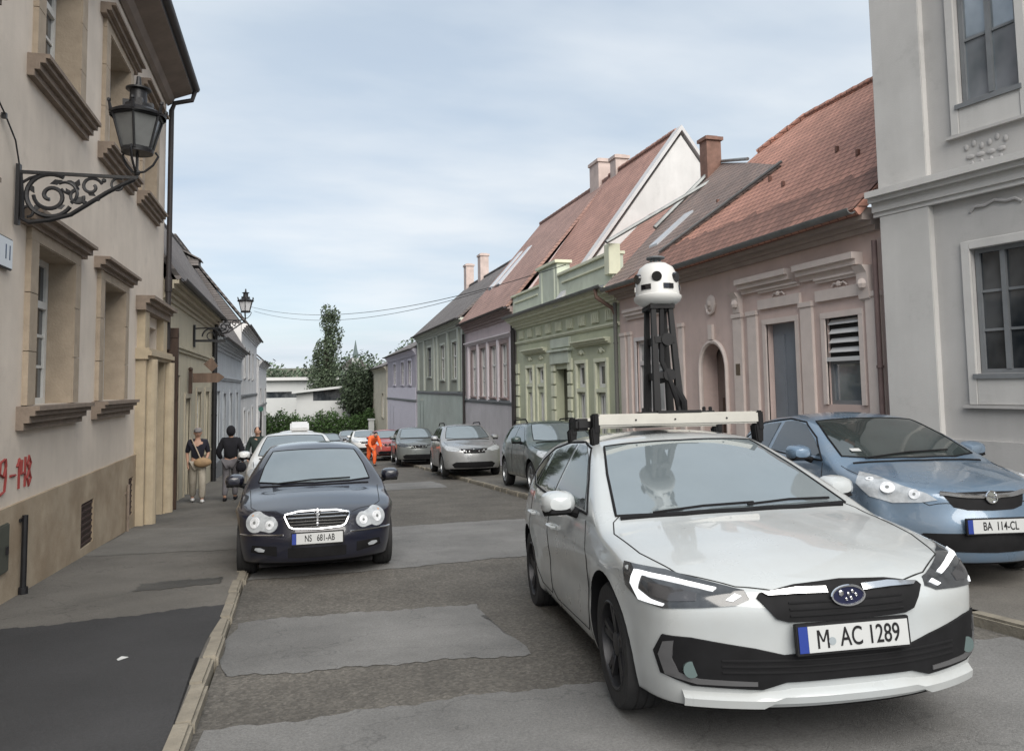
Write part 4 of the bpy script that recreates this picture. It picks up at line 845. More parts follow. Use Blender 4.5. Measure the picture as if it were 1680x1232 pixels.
class Car:
    def __init__(c, S):
        c.S = S; c.L = S['L']; c.hw = S['W'] / 2; c.R = S['R']; c.fx = S['fo']; c.rx = S['fo'] + S['wb']; c.zb = S.get('zb', .2)
        c.top = smooth_fn(S['top'], S.get('tops', .045)); c.plan = smooth_fn(S['plan'], .06); c.belt = S['belt']; c.H = S['H']; c.rw = S['roofw']
        c.nose = smooth_fn(S['nose'], .03); c.tail = smooth_fn(S['tail'], .03); c.swf = S.get('sweepf', .30); c.swr = S.get('sweepr', .22)
        c.sec = smooth_fn(S.get('sec', [(.15, .93), (.3, .972), (.5, .995), (.68, 1.), (.82, .985), (.93, .955), (1.0, .93)]), .03)
        c.crown = smooth_fn(S.get('crown', [(0, .03), (.5, .06), (1.1, .07), (2, .06), (c.L, .05)]), .1)
        c.crease = S.get('crease', .76)
    def Wd(c, x, z):
        b = c.belt + .1 * (x / c.L - .4) * c.S.get('wedge', .5)
        bw = .925
        if z <= b: f = c.sec(z)
        else:
            t = min((z - b) / (c.H - .03 - b), 1.); f = c.sec(b) + (c.rw / c.hw - c.sec(b)) * (t ** 1.12)
        w = c.hw * f * c.plan(x)
        for wx in (c.fx, c.rx):
            r = math.hypot(x - wx, z - c.R); w += .018 * math.exp(-((r - c.R - .06) / .06) ** 2) * (1 if z < b else 0)
        w += .010 * math.exp(-((z - c.crease) / .03) ** 2) - .014 * math.exp(-((z - c.crease + .22) / .09) ** 2) * (1 if c.fx + .3 < x < c.rx - .3 else .3)
        return w
    def X(c, a, b, z):
        f = c.nose(z) + c.swf * abs(b) ** 2.4; r = c.tail(z) + c.swr * abs(b) ** 2.4
        k = max(0, 1 - a / 1.0) ** 2; q = max(0, 1 - (c.L - a) / .8) ** 2
        return a + f * k - r * q
    def mesh(c, na=96, nb=30, nc=26):
        s = M(); L = c.L; A = [L * (i / na) for i in range(na + 1)]; B = [-1 + 2 * j / nb for j in range(nb + 1)]; Cc = [k / nc for k in range(nc + 1)]
        def zt(a, b): return c.top(a) - c.crown(a) * abs(b) ** 2.2
        def top(a, b): z = zt(a, b); return (c.X(a, b, z), b * c.Wd(a, zt(a, 1)), z)
        def side(a, sg, t): z = c.zb + (zt(a, 1) - c.zb) * t; return (c.X(a, 1, z), sg * c.Wd(a, z), z)
        def end(a, b, t): z = c.zb + (zt(a, b) - c.zb) * t; return (c.X(a, b, z), b * c.Wd(a, min(z, zt(a, 1))), z)
        def grid(P):
            n, m = len(P), len(P[0]); s.add([p for r in P for p in r], [(i * m + j, i * m + j + 1, (i + 1) * m + j + 1, (i + 1) * m + j) for i in range(n - 1) for j in range(m - 1)])
        grid([[top(a, b) for b in B] for a in A]); grid([[side(a, 1, t) for t in Cc] for a in A]); grid([[side(a, -1, t) for t in Cc] for a in A])
        grid([[end(0, b, t) for t in Cc] for b in B]); grid([[end(L, b, t) for t in Cc] for b in B])
        grid([[(c.X(a, b, c.zb), b * c.Wd(a, c.zb), c.zb) for b in B] for a in A])
        bm = bmesh.new(); vs = [bm.verts.new(v) for v in s.v]
        for f in s.f:
            try: bm.faces.new([vs[i] for i in f])
            except ValueError: pass
        bmesh.ops.remove_doubles(bm, verts=bm.verts, dist=.0015); bmesh.ops.dissolve_degenerate(bm, edges=bm.edges, dist=1e-5)
        for _ in range(c.S.get('smooth', 4)): bmesh.ops.smooth_vert(bm, verts=bm.verts, factor=.5, use_axis_x=True, use_axis_y=True, use_axis_z=True)
        bmesh.ops.recalc_face_normals(bm, faces=bm.faces)
        return bm
    def build(c, name, loc, h, pitch, label, group, paint, dark=None):
        S = c.S
        c.root = thing(name, loc, 0, label, 'car', group, rot=(0, R_(pitch), R_(90 + h)))
        bm = c.mesh(*S.get('res', (96, 30, 26))); c.bvh = BVHTree.FromBMesh(bm)
        me = bpy.data.meshes.new('body'); me.materials.append(paint); me.materials.append(m_blackp)
        for f in bm.faces: f.material_index = 1 if f.calc_center_median().z < c.zb + .02 else 0
        bm.to_mesh(me); bm.free(); o = link(bpy.data.objects.new('body', me))
        cut = M(); ra = c.R * S.get('arch', 1.16)
        for wx in (c.fx, c.rx):
            for sg in (1, -1):
                y0, y1 = sg * (c.hw - .27), sg * (c.hw + .3); cut.cyl((wx, y0, c.R + .01), (wx, y1, c.R + .01), ra, n=36)
                cut.box(wx - ra * .985, wx + ra * .985, min(y0, y1), max(y0, y1), -.2, c.R - .05) if False else None
        co = cut.build('cutter', m_blackp)
        md = o.modifiers.new('b', 'BOOLEAN'); md.operation = 'DIFFERENCE'; md.object = co; md.solver = 'EXACT'; md.material_mode = 'TRANSFER'
        bpy.context.view_layer.update(); nm = bpy.data.meshes.new_from_object(o.evaluated_get(bpy.context.evaluated_depsgraph_get())); nm.name = 'body'
        o.modifiers.clear(); o.data = nm; bpy.data.objects.remove(co)
        nm.polygons.foreach_set('use_smooth', [True] * len(nm.polygons)); nm.set_sharp_from_angle(angle=R_(42))
        o.parent = c.root; c.body = o
        return c
    def hit(c, p, d):
        d = Vector(d).normalized(); loc, n, i, t = c.bvh.ray_cast(Vector(p) - d * 2.5, d)
        if loc is None: loc, n, i, t = c.bvh.find_nearest(Vector(p))
        if n.dot(d) > 0: n = -n
        return loc, n
    def patch(c, name, pts, d, m, off=.004, res=.05, parent=None, closed=True, thick=.014, mirror=True, both=None):
        """a fitted panel: outline given roughly in car space, projected along d onto the body, with a rim"""
        out = []
        for sg in ((1, -1) if mirror else (1,)):
            D = Vector((d[0], d[1] * sg, d[2])).normalized(); P = [Vector((p[0], p[1] * sg, p[2])) for p in pts]
            e1 = D.orthogonal().normalized(); e2 = D.cross(e1); O = sum(P, Vector()) / len(P)
            Q = [((p - O).dot(e1), (p - O).dot(e2)) for p in P]; den = []
            for i, q in enumerate(Q):
                q2 = Q[(i + 1) % len(Q)]; l = math.dist(q, q2); n = max(int(l / res), 1)
                den += [(q[0] + (q2[0] - q[0]) * k / n, q[1] + (q2[1] - q[1]) * k / n) for k in range(n)]
            nb = len(den); pin = []
            xs = [q[0] for q in den]; ys = [q[1] for q in den]
            def inside(x, y):
                r = False; j = nb - 1
                for i in range(nb):
                    if (den[i][1] > y) != (den[j][1] > y) and x < (den[j][0] - den[i][0]) * (y - den[i][1]) / (den[j][1] - den[i][1]) + den[i][0]: r = not r
                    j = i
                return r
            x = min(xs) + res / 2
            while x < max(xs):
                y = min(ys) + res / 2
                while y < max(ys):
                    if inside(x, y) and min(math.hypot(x - q[0], y - q[1]) for q in den) > res * .45: pin.append((x, y))
                    y += res
                x += res
            V, Ed, F, ov, oe, of = delaunay_2d_cdt([Vector(q) for q in den + pin], [(i, (i + 1) % nb) for i in range(nb)], [], 1, 1e-6)
            vs = []; base = []
            for v in V: l, n = c.hit(O + e1 * v[0] + e2 * v[1], D); vs.append(l + n * off); base.append(l + n * (off - thick))
            s = M(); s.add(vs, [tuple(f) for f in F]); loop = [ov_i for ov_i in range(len(V)) if any(k < nb for k in ov[ov_i])]
            loop.sort(key=lambda i: min(k for k in ov[i] if k < nb)); k = len(loop)
            s.add([vs[i] for i in loop] + [base[i] for i in loop], [(i, (i + 1) % k, (i + 1) % k + k, i + k) for i in range(k)])
            me = bpy.data.meshes.new(name); me.from_pydata(s.v, [], s.f); me.materials.append(m); b = bmesh.new(); b.from_mesh(me); bmesh.ops.remove_doubles(b, verts=b.verts, dist=1e-5); bmesh.ops.recalc_face_normals(b, faces=b.faces); b.to_mesh(me); b.free()
            me.polygons.foreach_set('use_smooth', [True] * len(me.polygons)); me.set_sharp_from_angle(angle=R_(35))
            ct = sum((Vector(v) for v in vs), Vector()) / len(vs)
            o = link(bpy.data.objects.new(name, me), parent or c.root); out.append(o)
            # normals must look outwards
            if me.polygons and sum(p.normal.dot(-D) * p.area for p in me.polygons) < 0: me.flip_normals()
        return out
    def line(c, name, pts, d, r=.004, m=None, off=.0, parent=None, mirror=True, res=.05, close=False):
        s = M()
        for sg in ((1, -1) if mirror else (1,)):
            D = Vector((d[0], d[1] * sg, d[2])); P = [Vector((p[0], p[1] * sg, p[2])) for p in pts]; path = []
            if close: P = P + [P[0]]
            for a, b in zip(P, P[1:]):
                n = max(int((b - a).length / res), 1)
                for k in range(n + (b is P[-1])): l, nn = c.hit(a.lerp(b, k / n), D); path.append(l + nn * off)
            s.tube(path, r, n=5)
        return s.build(name, m or m_gap, parent or c.body, smooth=True)
    def wheels(c, rim, w=.205, spokes=5, R=None):
        R = R or c.R
        for wx in (c.fx, c.rx):
            for sg in (1, -1):
                s = M(); yo = sg * (c.hw - .02); yi = yo - sg * w; yc = (yo + yi) / 2; h = w / 2
                prof = [(R * .66, -h * .92), (R * .80, -h), (R * .94, -h * .98), (R * .99, -h * .8), (R, -h * .5), (R * .985, -h * .47), (R * .985, -h * .41), (R, -h * .38), (R, -.05 * h), (R * .985, -.03 * h), (R * .985, .03 * h), (R, .05 * h), (R, h * .38), (R * .985, h * .41), (R * .985, h * .47), (R, h * .5), (R * .99, h * .8), (R * .94, h * .98), (R * .80, h), (R * .66, h * .92)]
                s.lathe((wx, yc, R), prof, 40, axis='y'); s.lathe((wx, yc, R), [(0, -sg * h * .6), (R * .67, -sg * h * .6)], 24, axis='y')
                w_ = s.build('wheel', m_tyre, c.root, smooth=True)
                s = M(); e = sg * h
                s.lathe((wx, yc, R), [(R * .70, e * .95), (R * .68, e * 1.0), (R * .655, e * .95), (R * .63, e * .6), (R * .62, -e * .5)], 36, axis='y')
                s.lathe((wx, yc, R), [(.0, e * .80), (.035, e * .80), (.06, e * .74), (.07, e * .55)], 16, axis='y')
                for k in range(spokes):
                    for dv in (-.13, .13):
                        a = 2 * math.pi * k / spokes + .3; ca, sa = math.cos(a), math.sin(a); cb, sb_ = math.cos(a + dv), math.sin(a + dv)
                        p0 = Vector((wx + ca * .04, yc + e * .70, R + sa * .04)); p1 = Vector((wx + cb * R * .64, yc + e * .84, R + sb_ * R * .64)); t = Vector((-sa, 0, ca)); q0, q1 = .020, .014
                        s.add([p0 - t * q0, p0 + t * q0, p1 + t * q1, p1 - t * q1] + [v - Vector((0, e * .25, 0)) for v in (p0 - t * q0, p0 + t * q0, p1 + t * q1, p1 - t * q1)], [(0, 1, 2, 3), (0, 4, 5, 1), (1, 5, 6, 2), (2, 6, 7, 3), (3, 7, 4, 0)])
                s.build('rim', rim, w_, smooth=True)
                s = M(); s.lathe((wx, yc, R), [(0, e * .25), (R * .6, e * .25), (R * .6, e * .18), (0, e * .18)], 24, axis='y'); s.build('brake_disc', m_alloyd, w_)
    def mirror_(c, x, z, paint, y=None, cap=None, size=1.):
        y = y or c.Wd(x, z)
        for sg in (1, -1):
            s = M(); k = size
            n = 10; rings = []
            for (dx, ry, rz) in ((-.085, .01, .01), (-.08, .07, .04), (-.05, .10, .062), (.0, .112, .075), (.045, .115, .08)):
                rings.append([(x + dx * k, sg * (y + .13 * k + ry * k * math.copysign(abs(math.cos(t)) ** .7, math.cos(t))), z + .07 + rz * k * math.copysign(abs(math.sin(t)) ** .7, math.sin(t))) for t in [2 * math.pi * i / 16 for i in range(16)]])
            vs = [p for r in rings for p in r]; s.add(vs, [(i * 16 + j, i * 16 + (j + 1) % 16, (i + 1) * 16 + (j + 1) % 16, (i + 1) * 16 + j) for i in range(4) for j in range(16)] + [tuple(range(16)), tuple(range(64, 80))])
            o = s.build('mirror', paint, c.root, smooth=True)
            s = M(); s.tube([(x + .02, sg * (y - .02), z - .01), (x + .01, sg * (y + .06), z + .015), (x + .0, sg * (y + .10), z + .03)], [.035, .028, .03], n=8); s.build('arm', m_blackp, o, smooth=True)
            s = M(); s.add([(x - .078 * k, sg * (y + .06 * k), z + .012), (x - .078 * k, sg * (y + .2 * k), z + .012), (x + .04 * k, sg * (y + .225 * k), z - .012 + .0), (x + .04 * k, sg * (y + .03 * k), z - .012), (x - .08 * k, sg * (y + .07 * k), z + .04), (x - .08 * k, sg * (y + .19 * k), z + .04), (x + .044 * k, sg * (y + .242 * k), z + .045), (x + .044 * k, sg * (y + .02 * k), z + .045)], [(0, 3, 2, 1), (4, 5, 6, 7), (0, 1, 5, 4), (1, 2, 6, 5), (2, 3, 7, 6), (3, 0, 4, 7)])
            s.build('lower_shell', m_blackp, o)
    def plate(c, z, text, x=None, blue='L', w=.52, h=.11, y=0, tilt=0, fs=.098, sx=.62, seal=None, bold=.0008):
        l, n = c.hit((0, y, z), (1, 0, 0)); x = (l.x if x is None else x) - .016
        p = M(); p.box(x, x + .02, y - w / 2 - .012, y + w / 2 + .012, z - h / 2 - .012, z + h / 2 + .012); o = p.build('license_plate', m_platek, c.root, bevel=.003)
        # seen from the front, +y is on the left
        M().box(x - .004, x + .002, y - w / 2, y + w / 2 - .044, z - h / 2, z + h / 2).build('plate_face', m_plate, o)
        M().box(x - .004, x + .002, y + w / 2 - .043, y + w / 2, z - h / 2, z + h / 2).build('country_band', m_plateb, o)
        text_mesh('lettering', text, fs, m_platek, o, (x - .0055, y - .022, z - .001), (0, -1, 0), (0, 0, 1), sx=sx, bold=bold, thick=.001)
        if seal is not None:
            s = M(); s.cyl((x - .004, y + seal, z - .012), (x - .006, y + seal, z - .012), .017, n=16); s.build('seal', mat('seal_grey', (.25, .28, .30), .5), o)
        return o
def glasshouse(c, ws, rear, sides, wind_m=None):
    """windscreen with black frit edge, side windows, rear window"""
    d = ws['d']; P = ws['pts']; ct = sum((Vector(p) for p in P), Vector()) / len(P)
    full = P + [(p[0], -p[1], p[2]) for p in reversed(P) if abs(p[1]) > .001]
    w = c.patch('windscreen', full, d, wind_m or m_wind, off=.006, res=.06, mirror=False)[0]
    c.line('windscreen_seal', full, d, r=.009, m=m_blackp, off=.004, parent=w, mirror=False, close=True)
    if rear: 
        P = rear['pts']; full = P + [(p[0], -p[1], p[2]) for p in reversed(P) if abs(p[1]) > .001]; c.patch('rear_window', full, rear['d'], m_side, off=.006, res=.08, mirror=False)
    for pts in sides:
        for o in c.patch('side_window', pts, (0, -1, 0), m_side, off=.005, res=.06): pass
# ---- white hatchback with the roof camera (nearest car)
p_white = mat('paint_white', (.39, .415, .425), .32, coat=1., kind='dust')
IMP = dict(L=4.47, W=1.78, H=1.48, R=.325, fo=.90, wb=2.67, belt=.95, roofw=.575, zb=.19, wedge=.6,
  top=[(0, .735), (.05, .775), (.2, .825), (.5, .885), (.85, .94), (1.02, .965), (1.12, 1.0), (1.6, 1.22), (2.0, 1.395), (2.15, 1.44), (2.5, 1.475), (2.9, 1.48), (3.4, 1.46), (3.95, 1.39), (4.15, 1.25), (4.38, 1.02), (4.47, .95)],
  plan=[(0, .86), (.12, .92), (.35, .97), (.7, .99), (1.2, 1.), (3.4, 1.), (4.0, .965), (4.47, .87)],
  nose=[(.15, .10), (.25, .045), (.34, .03), (.5, .02), (.62, .0), (.7, .02), (.78, .10)], tail=[(.2, .08), (.4, .0), (.6, .0), (.8, .06), (1.0, .08)], sweepf=.20,
  crown=[(0, .035), (.4, .075), (1.1, .075), (1.5, .06), (2, .055), (3.8, .055), (4.47, .05)], res=(120, 36, 34), smooth=3)
ic = Car(IMP).build('hatchback_car', (2.39, 2.90, -.09), -8., 4.5, 'white hatchback carrying a domed camera tower on its roof, nearest in the road', None, p_white)
ic.root.rotation_euler.x = R_(-1.2)
glasshouse(ic, dict(d=(.5, 0, -.86), pts=[(1.01, 0, 1.0), (1.04, .37, 1.0), (1.15, .725, .985), (1.62, .64, 1.2), (2.02, .545, 1.38), (1.97, .3, 1.42), (1.95, 0, 1.43)]),
  dict(d=(-1, 0, -.4), pts=[(4.0, 0, 1.36), (4.0, .48, 1.34), (4.3, .60, 1.06), (4.33, 0, 1.04)]),
  [[(1.52, 0, .985), (1.70, 0, 1.12), (2.02, 0, 1.30), (2.25, 0, 1.375), (2.52, 0, 1.39), (2.56, 0, 1.01)],
   [(2.63, 0, 1.015), (2.60, 0, 1.39), (3.1, 0, 1.375), (3.35, 0, 1.33), (3.52, 0, 1.06)],
   [(3.57, 0, 1.075), (3.42, 0, 1.32), (3.7, 0, 1.25), (3.88, 0, 1.15)]])
SIDE = (0, -1, 0)
ic.line('door_gap', [(1.42, 0, .93), (1.30, 0, .72), (1.34, 0, .38), (1.45, 0, .28), (2.45, 0, .27), (2.60, 0, .33), (2.60, 0, 1.0)], SIDE)
ic.line('door_gap', [(2.60, 0, .33), (2.66, 0, .28), (3.05, 0, .29), (3.22, 0, .45), (3.42, 0, .72), (3.52, 0, 1.0)], SIDE)
ic.line('window_trim', [(1.42, 0, .965), (2.0, 0, .985), (3.0, 0, 1.015), (3.6, 0, 1.05), (3.94, 0, 1.13), (3.75, 0, 1.26), (3.4, 0, 1.36), (2.9, 0, 1.405), (2.4, 0, 1.405), (2.1, 0, 1.36), (1.72, 0, 1.16), (1.42, 0, .965)], SIDE, r=.009, m=m_blackp)
for x, z in ((2.38, .80), (3.28, .83)):
    for sg in (1, -1):
        y = ic.Wd(x, z) + .012; s = M(); s.tube([(x - .11, sg * (y - .01), z), (x - .09, sg * (y + .018), z + .004), (x + .08, sg * (y + .02), z + .008), (x + .1, sg * (y - .01), z + .008)], .013, n=6); s.build('door_handle', p_white, ic.root, smooth=True)
# front: headlamps
HL = [(.64, .81, .80), (.52, .80, .795), (.35, .72, .785), (.20, .56, .745), (.10, .44, .715), (.07, .43, .68), (.10, .48, .655), (.16, .62, .645), (.28, .74, .635), (.42, .83, .655), (.54, .86, .70)]
for o in ic.patch('headlight', HL, (.80, -.60, -.05), m_lensd, off=.006, res=.035):
    pass
for nm, pts, mm, off in (('lamp_strip', [(.50, .80, .775), (.30, .70, .755), (.16, .54, .72), (.17, .55, .708), (.30, .70, .740), (.445, .78, .758), (.44, .81, .70), (.34, .78, .668), (.27, .74, .655), (.27, .75, .645), (.40, .83, .655), (.48, .84, .72)], m_drl, .012),
                         ('lamp_reflector', [(.38, .77, .735), (.30, .70, .72), (.22, .60, .70), (.22, .60, .67), (.28, .70, .665), (.36, .77, .685)], mat('reflector', (.10, .10, .105), .15, metal=.6), .010), ('lamp_glint', [(.12, .47, .70), (.10, .45, .69), (.12, .48, .67), (.14, .50, .675)], m_drl, .012)):
    for i, o in enumerate(ic.patch(nm, pts, (.80, -.60, -.05), mm, off=off, res=.03)): o.parent = [q for q in ic.root.children if q.name.startswith('headlight')][i]
# grille
GR = [(0, 0, .735), (0, .22, .725), (0, .385, .70), (0, .40, .685), (0, .33, .60), (0, .28, .585), (0, 0, .58)]
full = GR + [(p[0], -p[1], p[2]) for p in reversed(GR[1:-1])]
g = ic.patch('grille', full, (1, 0, 0), m_blackp, off=.014, res=.05, mirror=False)[0]
for z in (.66, .635, .61): ic.line('grille_bar', [(0, .27, z), (0, -.27, z)], (1, 0, 0), r=.005, m=m_platek, off=.016, parent=g, mirror=False)
ic.patch('grille_wing', [(0, .372, .700), (0, .22, .714), (0, .085, .710), (0, .085, .688), (0, .22, .692), (0, .35, .690)], (1, 0, 0), m_chrome, off=.024, res=.03, parent=g)
# oval badge with a cluster of stars
l, n = ic.hit((0, 0, .675), (1, 0, 0)); bx = l.x - .032
s = M(); s.tube([(bx + .004, .078 * math.cos(t), .683 + .042 * math.sin(t)) for t in [2 * math.pi * i / 24 for i in range(25)]], .006, n=6); s.build('badge_ring', m_chrome, g, smooth=True)
s = M(); s.lathe((0, 0, 0), [(0, bx + .004), (1, bx + .004), (1, bx + .02), (0, bx + .02)], 24, axis='x')
s.v = [(v[0], v[1] * .074, .683 + v[2] * .038) for v in s.v]; s.build('badge_field', mat('badge_blue', (.01, .012, .035), .25), g)
s = M()
for (y, z, r) in ((.035, .695, .014), (.0, .69, .008), (-.02, .70, .008), (-.035, .685, .008), (-.01, .672, .008), (.012, .668, .007)): M().ball((bx, y, z), (.003, r, r), 6).build('badge_star', m_chrome, g)
# bonnet seams and body lines
ic.line('bonnet_gap', [(0, 0, .76), (.04, .3, .755), (.12, .47, .745), (.3, .68, .80), (.6, .765, .85), (.95, .80, .93), (1.1, .76, .96), (1.16, .70, .985)], (.35, -.1, -1), r=.004)
# bumper: wide dark intake, plate, fog lamps, body coloured lip
IN = [(0, 0, .455), (0, .3, .44), (0, .42, .47), (0, .68, .515), (.05, .785, .52), (.05, .81, .44), (.05, .79, .345), (0, .68, .305), (0, .40, .295), (0, .30, .325), (0, 0, .33)]
full = IN + [(p[0], -p[1], p[2]) for p in reversed(IN[1:-1])]
g2 = ic.patch('lower_grille', full, (1, 0, 0), m_blackp, off=.012, res=.05, mirror=False)[0]
ic.patch('fog_bezel', [(.05, .745, .50), (.06, .78, .49), (.06, .795, .43), (.05, .775, .345), (0, .66, .315), (0, .42, .312), (0, .42, .330), (0, .65, .338), (.03, .73, .36), (.04, .752, .42)], (1, 0, 0), mat('bezel_grey', (.14, .14, .145), .4, metal=.5), off=.016, res=.03, parent=g2)
for sg in (1, -1):
    l, n = ic.hit((0, .685 * sg, .375), (1, 0, 0)); s = M(); s.cyl((l.x + .01, l.y, l.z), (l.x - .018, l.y + .004 * sg, l.z), .036, n=18); s.build('fog_lamp', mat('fog_lens', (.08, .11, .11), .1, coat=.5), ic.root, smooth=True)
for z in (.42, .395, .37): ic.line('intake_bar', [(0, .56, z), (0, -.56, z)], (1, 0, 0), r=.006, m=m_platek, off=.012, parent=g2, mirror=False)
# lip spoiler
pts = []; s = M()
ys = [-.90 + 1.80 * i / 40 for i in range(41)]; prof = []
for y in ys:
    l, n = ic.hit((0, y, .27), (1, 0, 0) if abs(y) < .74 else (.7, -.7 * math.copysign(1, y), 0)); prof.append(Vector((l.x, l.y, 0)))
for y, p in zip(ys, prof):
    a = abs(y); zt_ = .305 if a < .28 else (.285 if a > .42 else .295); pr = .035; z1 = .265 if a < .36 else .25; z2 = .215 if a > .40 else .235
    s.v += [(p.x + .02, p.y, zt_), (p.x - pr * .3, p.y, zt_ - .012), (p.x - pr, p.y, z1), (p.x - pr * .7, p.y, z2), (p.x + .05, p.y * .98, z2 - .01)]
k = 5; s.f = [(i * k + j, i * k + j + 1, (i + 1) * k + j + 1, (i + 1) * k + j) for i in range(40) for j in range(4)] + [tuple(range(5)), tuple(range(200, 205))]; s.mi = [0] * len(s.f)
s.build('lip_spoiler', p_white, ic.root, smooth=True)
s = M(); s.box(.45, .75, -.55, .55, .15, .195); s.build('undertray', m_blackp, ic.root)
pl_ = ic.plate(.512, '     AC 1289', x=-.004, seal=.105, fs=.112, sx=.70, bold=.0006)
# the letter M drawn as strokes, raised from the plate like the other characters
s = M(); X0, y0, w, hh, st = -.0255, .170, .046, .0385, .0095; zc_ = .511
s.box(X0, X0 + .004, y0 - st / 2 - 0, y0 + st / 2, zc_ - hh, zc_ + hh); s.box(X0, X0 + .004, y0 - w - st / 2, y0 - w + st / 2, zc_ - hh, zc_ + hh)
for sg in (1, -1):
    yc = y0 - w / 2; s.prism([(yc + sg * (w / 2 + st * .3), zc_ + hh), (yc + sg * (w / 2 - st * .7), zc_ + hh), (yc - sg * st * .35, zc_ - hh * .3), (yc + sg * st * .5, zc_ - hh * .3)], 'x', X0 + .0005, X0 + .0045)
s.build('lettering', m_platek, pl_)
ic.mirror_(1.66, .955, p_white, size=.98)
ic.wheels(m_alloyd, w=.21, spokes=5)
# wipers
s = M()
for a, b in (((1.08, .52, 0), (1.09, -.10, 0)), ((1.06, -.05, 0), (1.16, -.62, 0))):
    pa, na = ic.hit((a[0], a[1], 1.0), (.3, 0, -1)); pb, nb_ = ic.hit((b[0], b[1], 1.0), (.3, 0, -1)); M().tube([pa + na * .02, pa.lerp(pb, .5) + na * .03, pb + nb_ * .02], .008, n=5).build('wiper', m_blackp, ic.root, smooth=True)
# grey cowl strip
ic.line('cowl', [(1.12, .71, .98), (1.04, .35, .985), (1.015, 0, .985), (1.04, -.35, .985), (1.12, -.68, .98)], (.2, 0, -1), r=.02, m=m_blackp, mirror=False)
# ---- roof rack, tower and camera head: bolted on, parts of their own thing
rk = thing('camera_rig', (0, 0, 0), 0, 'white domed camera head on a black tower bolted to the white hatchback roof', 'camera rig')
rk.location = ic.root.location; rk.rotation_euler = ic.root.rotation_euler; rk.rotation_euler.x = 0
m_bar = mat('bar_silver', (.36, .35, .32), .4, metal=.3, noise=.06, nscale=6)
zr = 1.475
for bx_ in (2.18, 2.95):
    s = M(); s.box(bx_ - .05, bx_ + .05, -.66, .60, zr + .025, zr + .115); o = s.build('roof_bar', m_bar, rk, bevel=.012)
    for y in (-.4, 0., .3): M().cyl((bx_ - .049, y, zr + .068), (bx_ - .056, y, zr + .068), .007, n=8).build('screw', m_platek, o)
    for sg, y in ((1, .60), (-1, -.66)):
        s = M(); s.box(bx_ - .055, bx_ + .055, y - .03, y + .02, zr - .03, zr + .12); s.prism([(y - .02, zr - .12), (y + .03, zr - .12), (y + .04, zr + .02), (y - .03, zr + .02)], 'x', bx_ - .05, bx_ + .05); s.build('bar_foot', m_blackp, rk, bevel=.01)
s = M(); s.box(2.2, 2.42, .62, .73, zr + .0, zr + .09); s.build('sensor_box', m_platek, rk, bevel=.02)
tx, ty = 2.5, -.045; zb_ = zr + .108
s = M(); s.box(2.14, 3.0, ty - .17, ty + .17, zb_, zb_ + .025)
for y in (-.26, -.21, .21, .26): s.cyl((2.2, ty + y, zb_), (2.2, ty + y, zb_ + .05), .014, n=8)
s.box(2.16, 2.3, ty - .28, ty + .28, zb_ - .005, zb_ + .02); s.build('base_plate', m_platek, rk, bevel=.004)
zt_ = zb_ + .86; s = M()
for sy in (-1, 1):
    for sx_ in (-1, 1):
        a = Vector((tx + sx_ * .12, ty + sy * .095, zb_)); b = Vector((tx + sx_ * .08, ty + sy * .07, zt_)); w = .026
        s.add([a + Vector((-w, -w, 0)), a + Vector((w, -w, 0)), a + Vector((w, w, 0)), a + Vector((-w, w, 0)), b + Vector((-w * .7, -w * .7, 0)), b + Vector((w * .7, -w * .7, 0)), b + Vector((w * .7, w * .7, 0)), b + Vector((-w * .7, w * .7, 0))], [(0, 3, 2, 1), (4, 5, 6, 7), (0, 1, 5, 4), (1, 2, 6, 5), (2, 3, 7, 6), (3, 0, 4, 7)])
s.box(tx - .11, tx + .11, ty - .10, ty + .10, zt_ - .02, zt_ + .015)
s.build('tower_leg', m_platek, rk)
s = M()
for z, w in ((.32, .09), (.60, .08)):
    s.cyl((tx - .13, ty - .02, zb_ + z - .01), (tx + .13, ty - .02, zb_ + z - .01), .05, n=14); s.box(tx - .12, tx + .12, ty - w, ty + w, zb_ + z - .035, zb_ + z + .015)
s.tube([(tx - .10, ty - .09, zb_), (tx - .14, ty - .06, zb_ + .12), (tx - .12, ty - .03, zb_ + .24), (tx - .1, ty + .03, zb_ + .42), (tx - .08, ty, zt_)], .022, n=8)
s.tube([(tx - .12, ty - .12, zb_), (tx - .15, ty - .11, zb_ + .1), (tx - .12, ty - .06, zb_ + .22)], .03, n=8)
s.build('cable_bundle', m_platek, rk, smooth=True)
m_head = mat('head_white', (.50, .50, .49), .35, noise=.03, nscale=5)
s = M(); zh = zt_ + .015
s.lathe((tx, ty, zh), [(0, .0), (.125, .0), (.178, .035), (.190, .06), (.190, .075), (.176, .082), (.170, .20), (.162, .25), (.135, .31), (.085, .345), (.03, .355), (0, .355)], 32); s.build('camera_head', m_head, rk, smooth=True)
s = M(); hd = [o for o in rk.children if o.name.startswith('camera_head')][0]
for k in range(6):
    a = R_(162) + k * math.pi / 3; c_, s_ = math.cos(a), math.sin(a); p = Vector((tx + c_ * .155, ty + s_ * .155, zh + .215)); q = Vector((tx + c_ * .182, ty + s_ * .182, zh + .21)); M().cyl(p, q, .040, n=18).build('lens', mat('lens_black', (.004, .004, .006), .08, coat=1.), hd, smooth=True)
s = M()
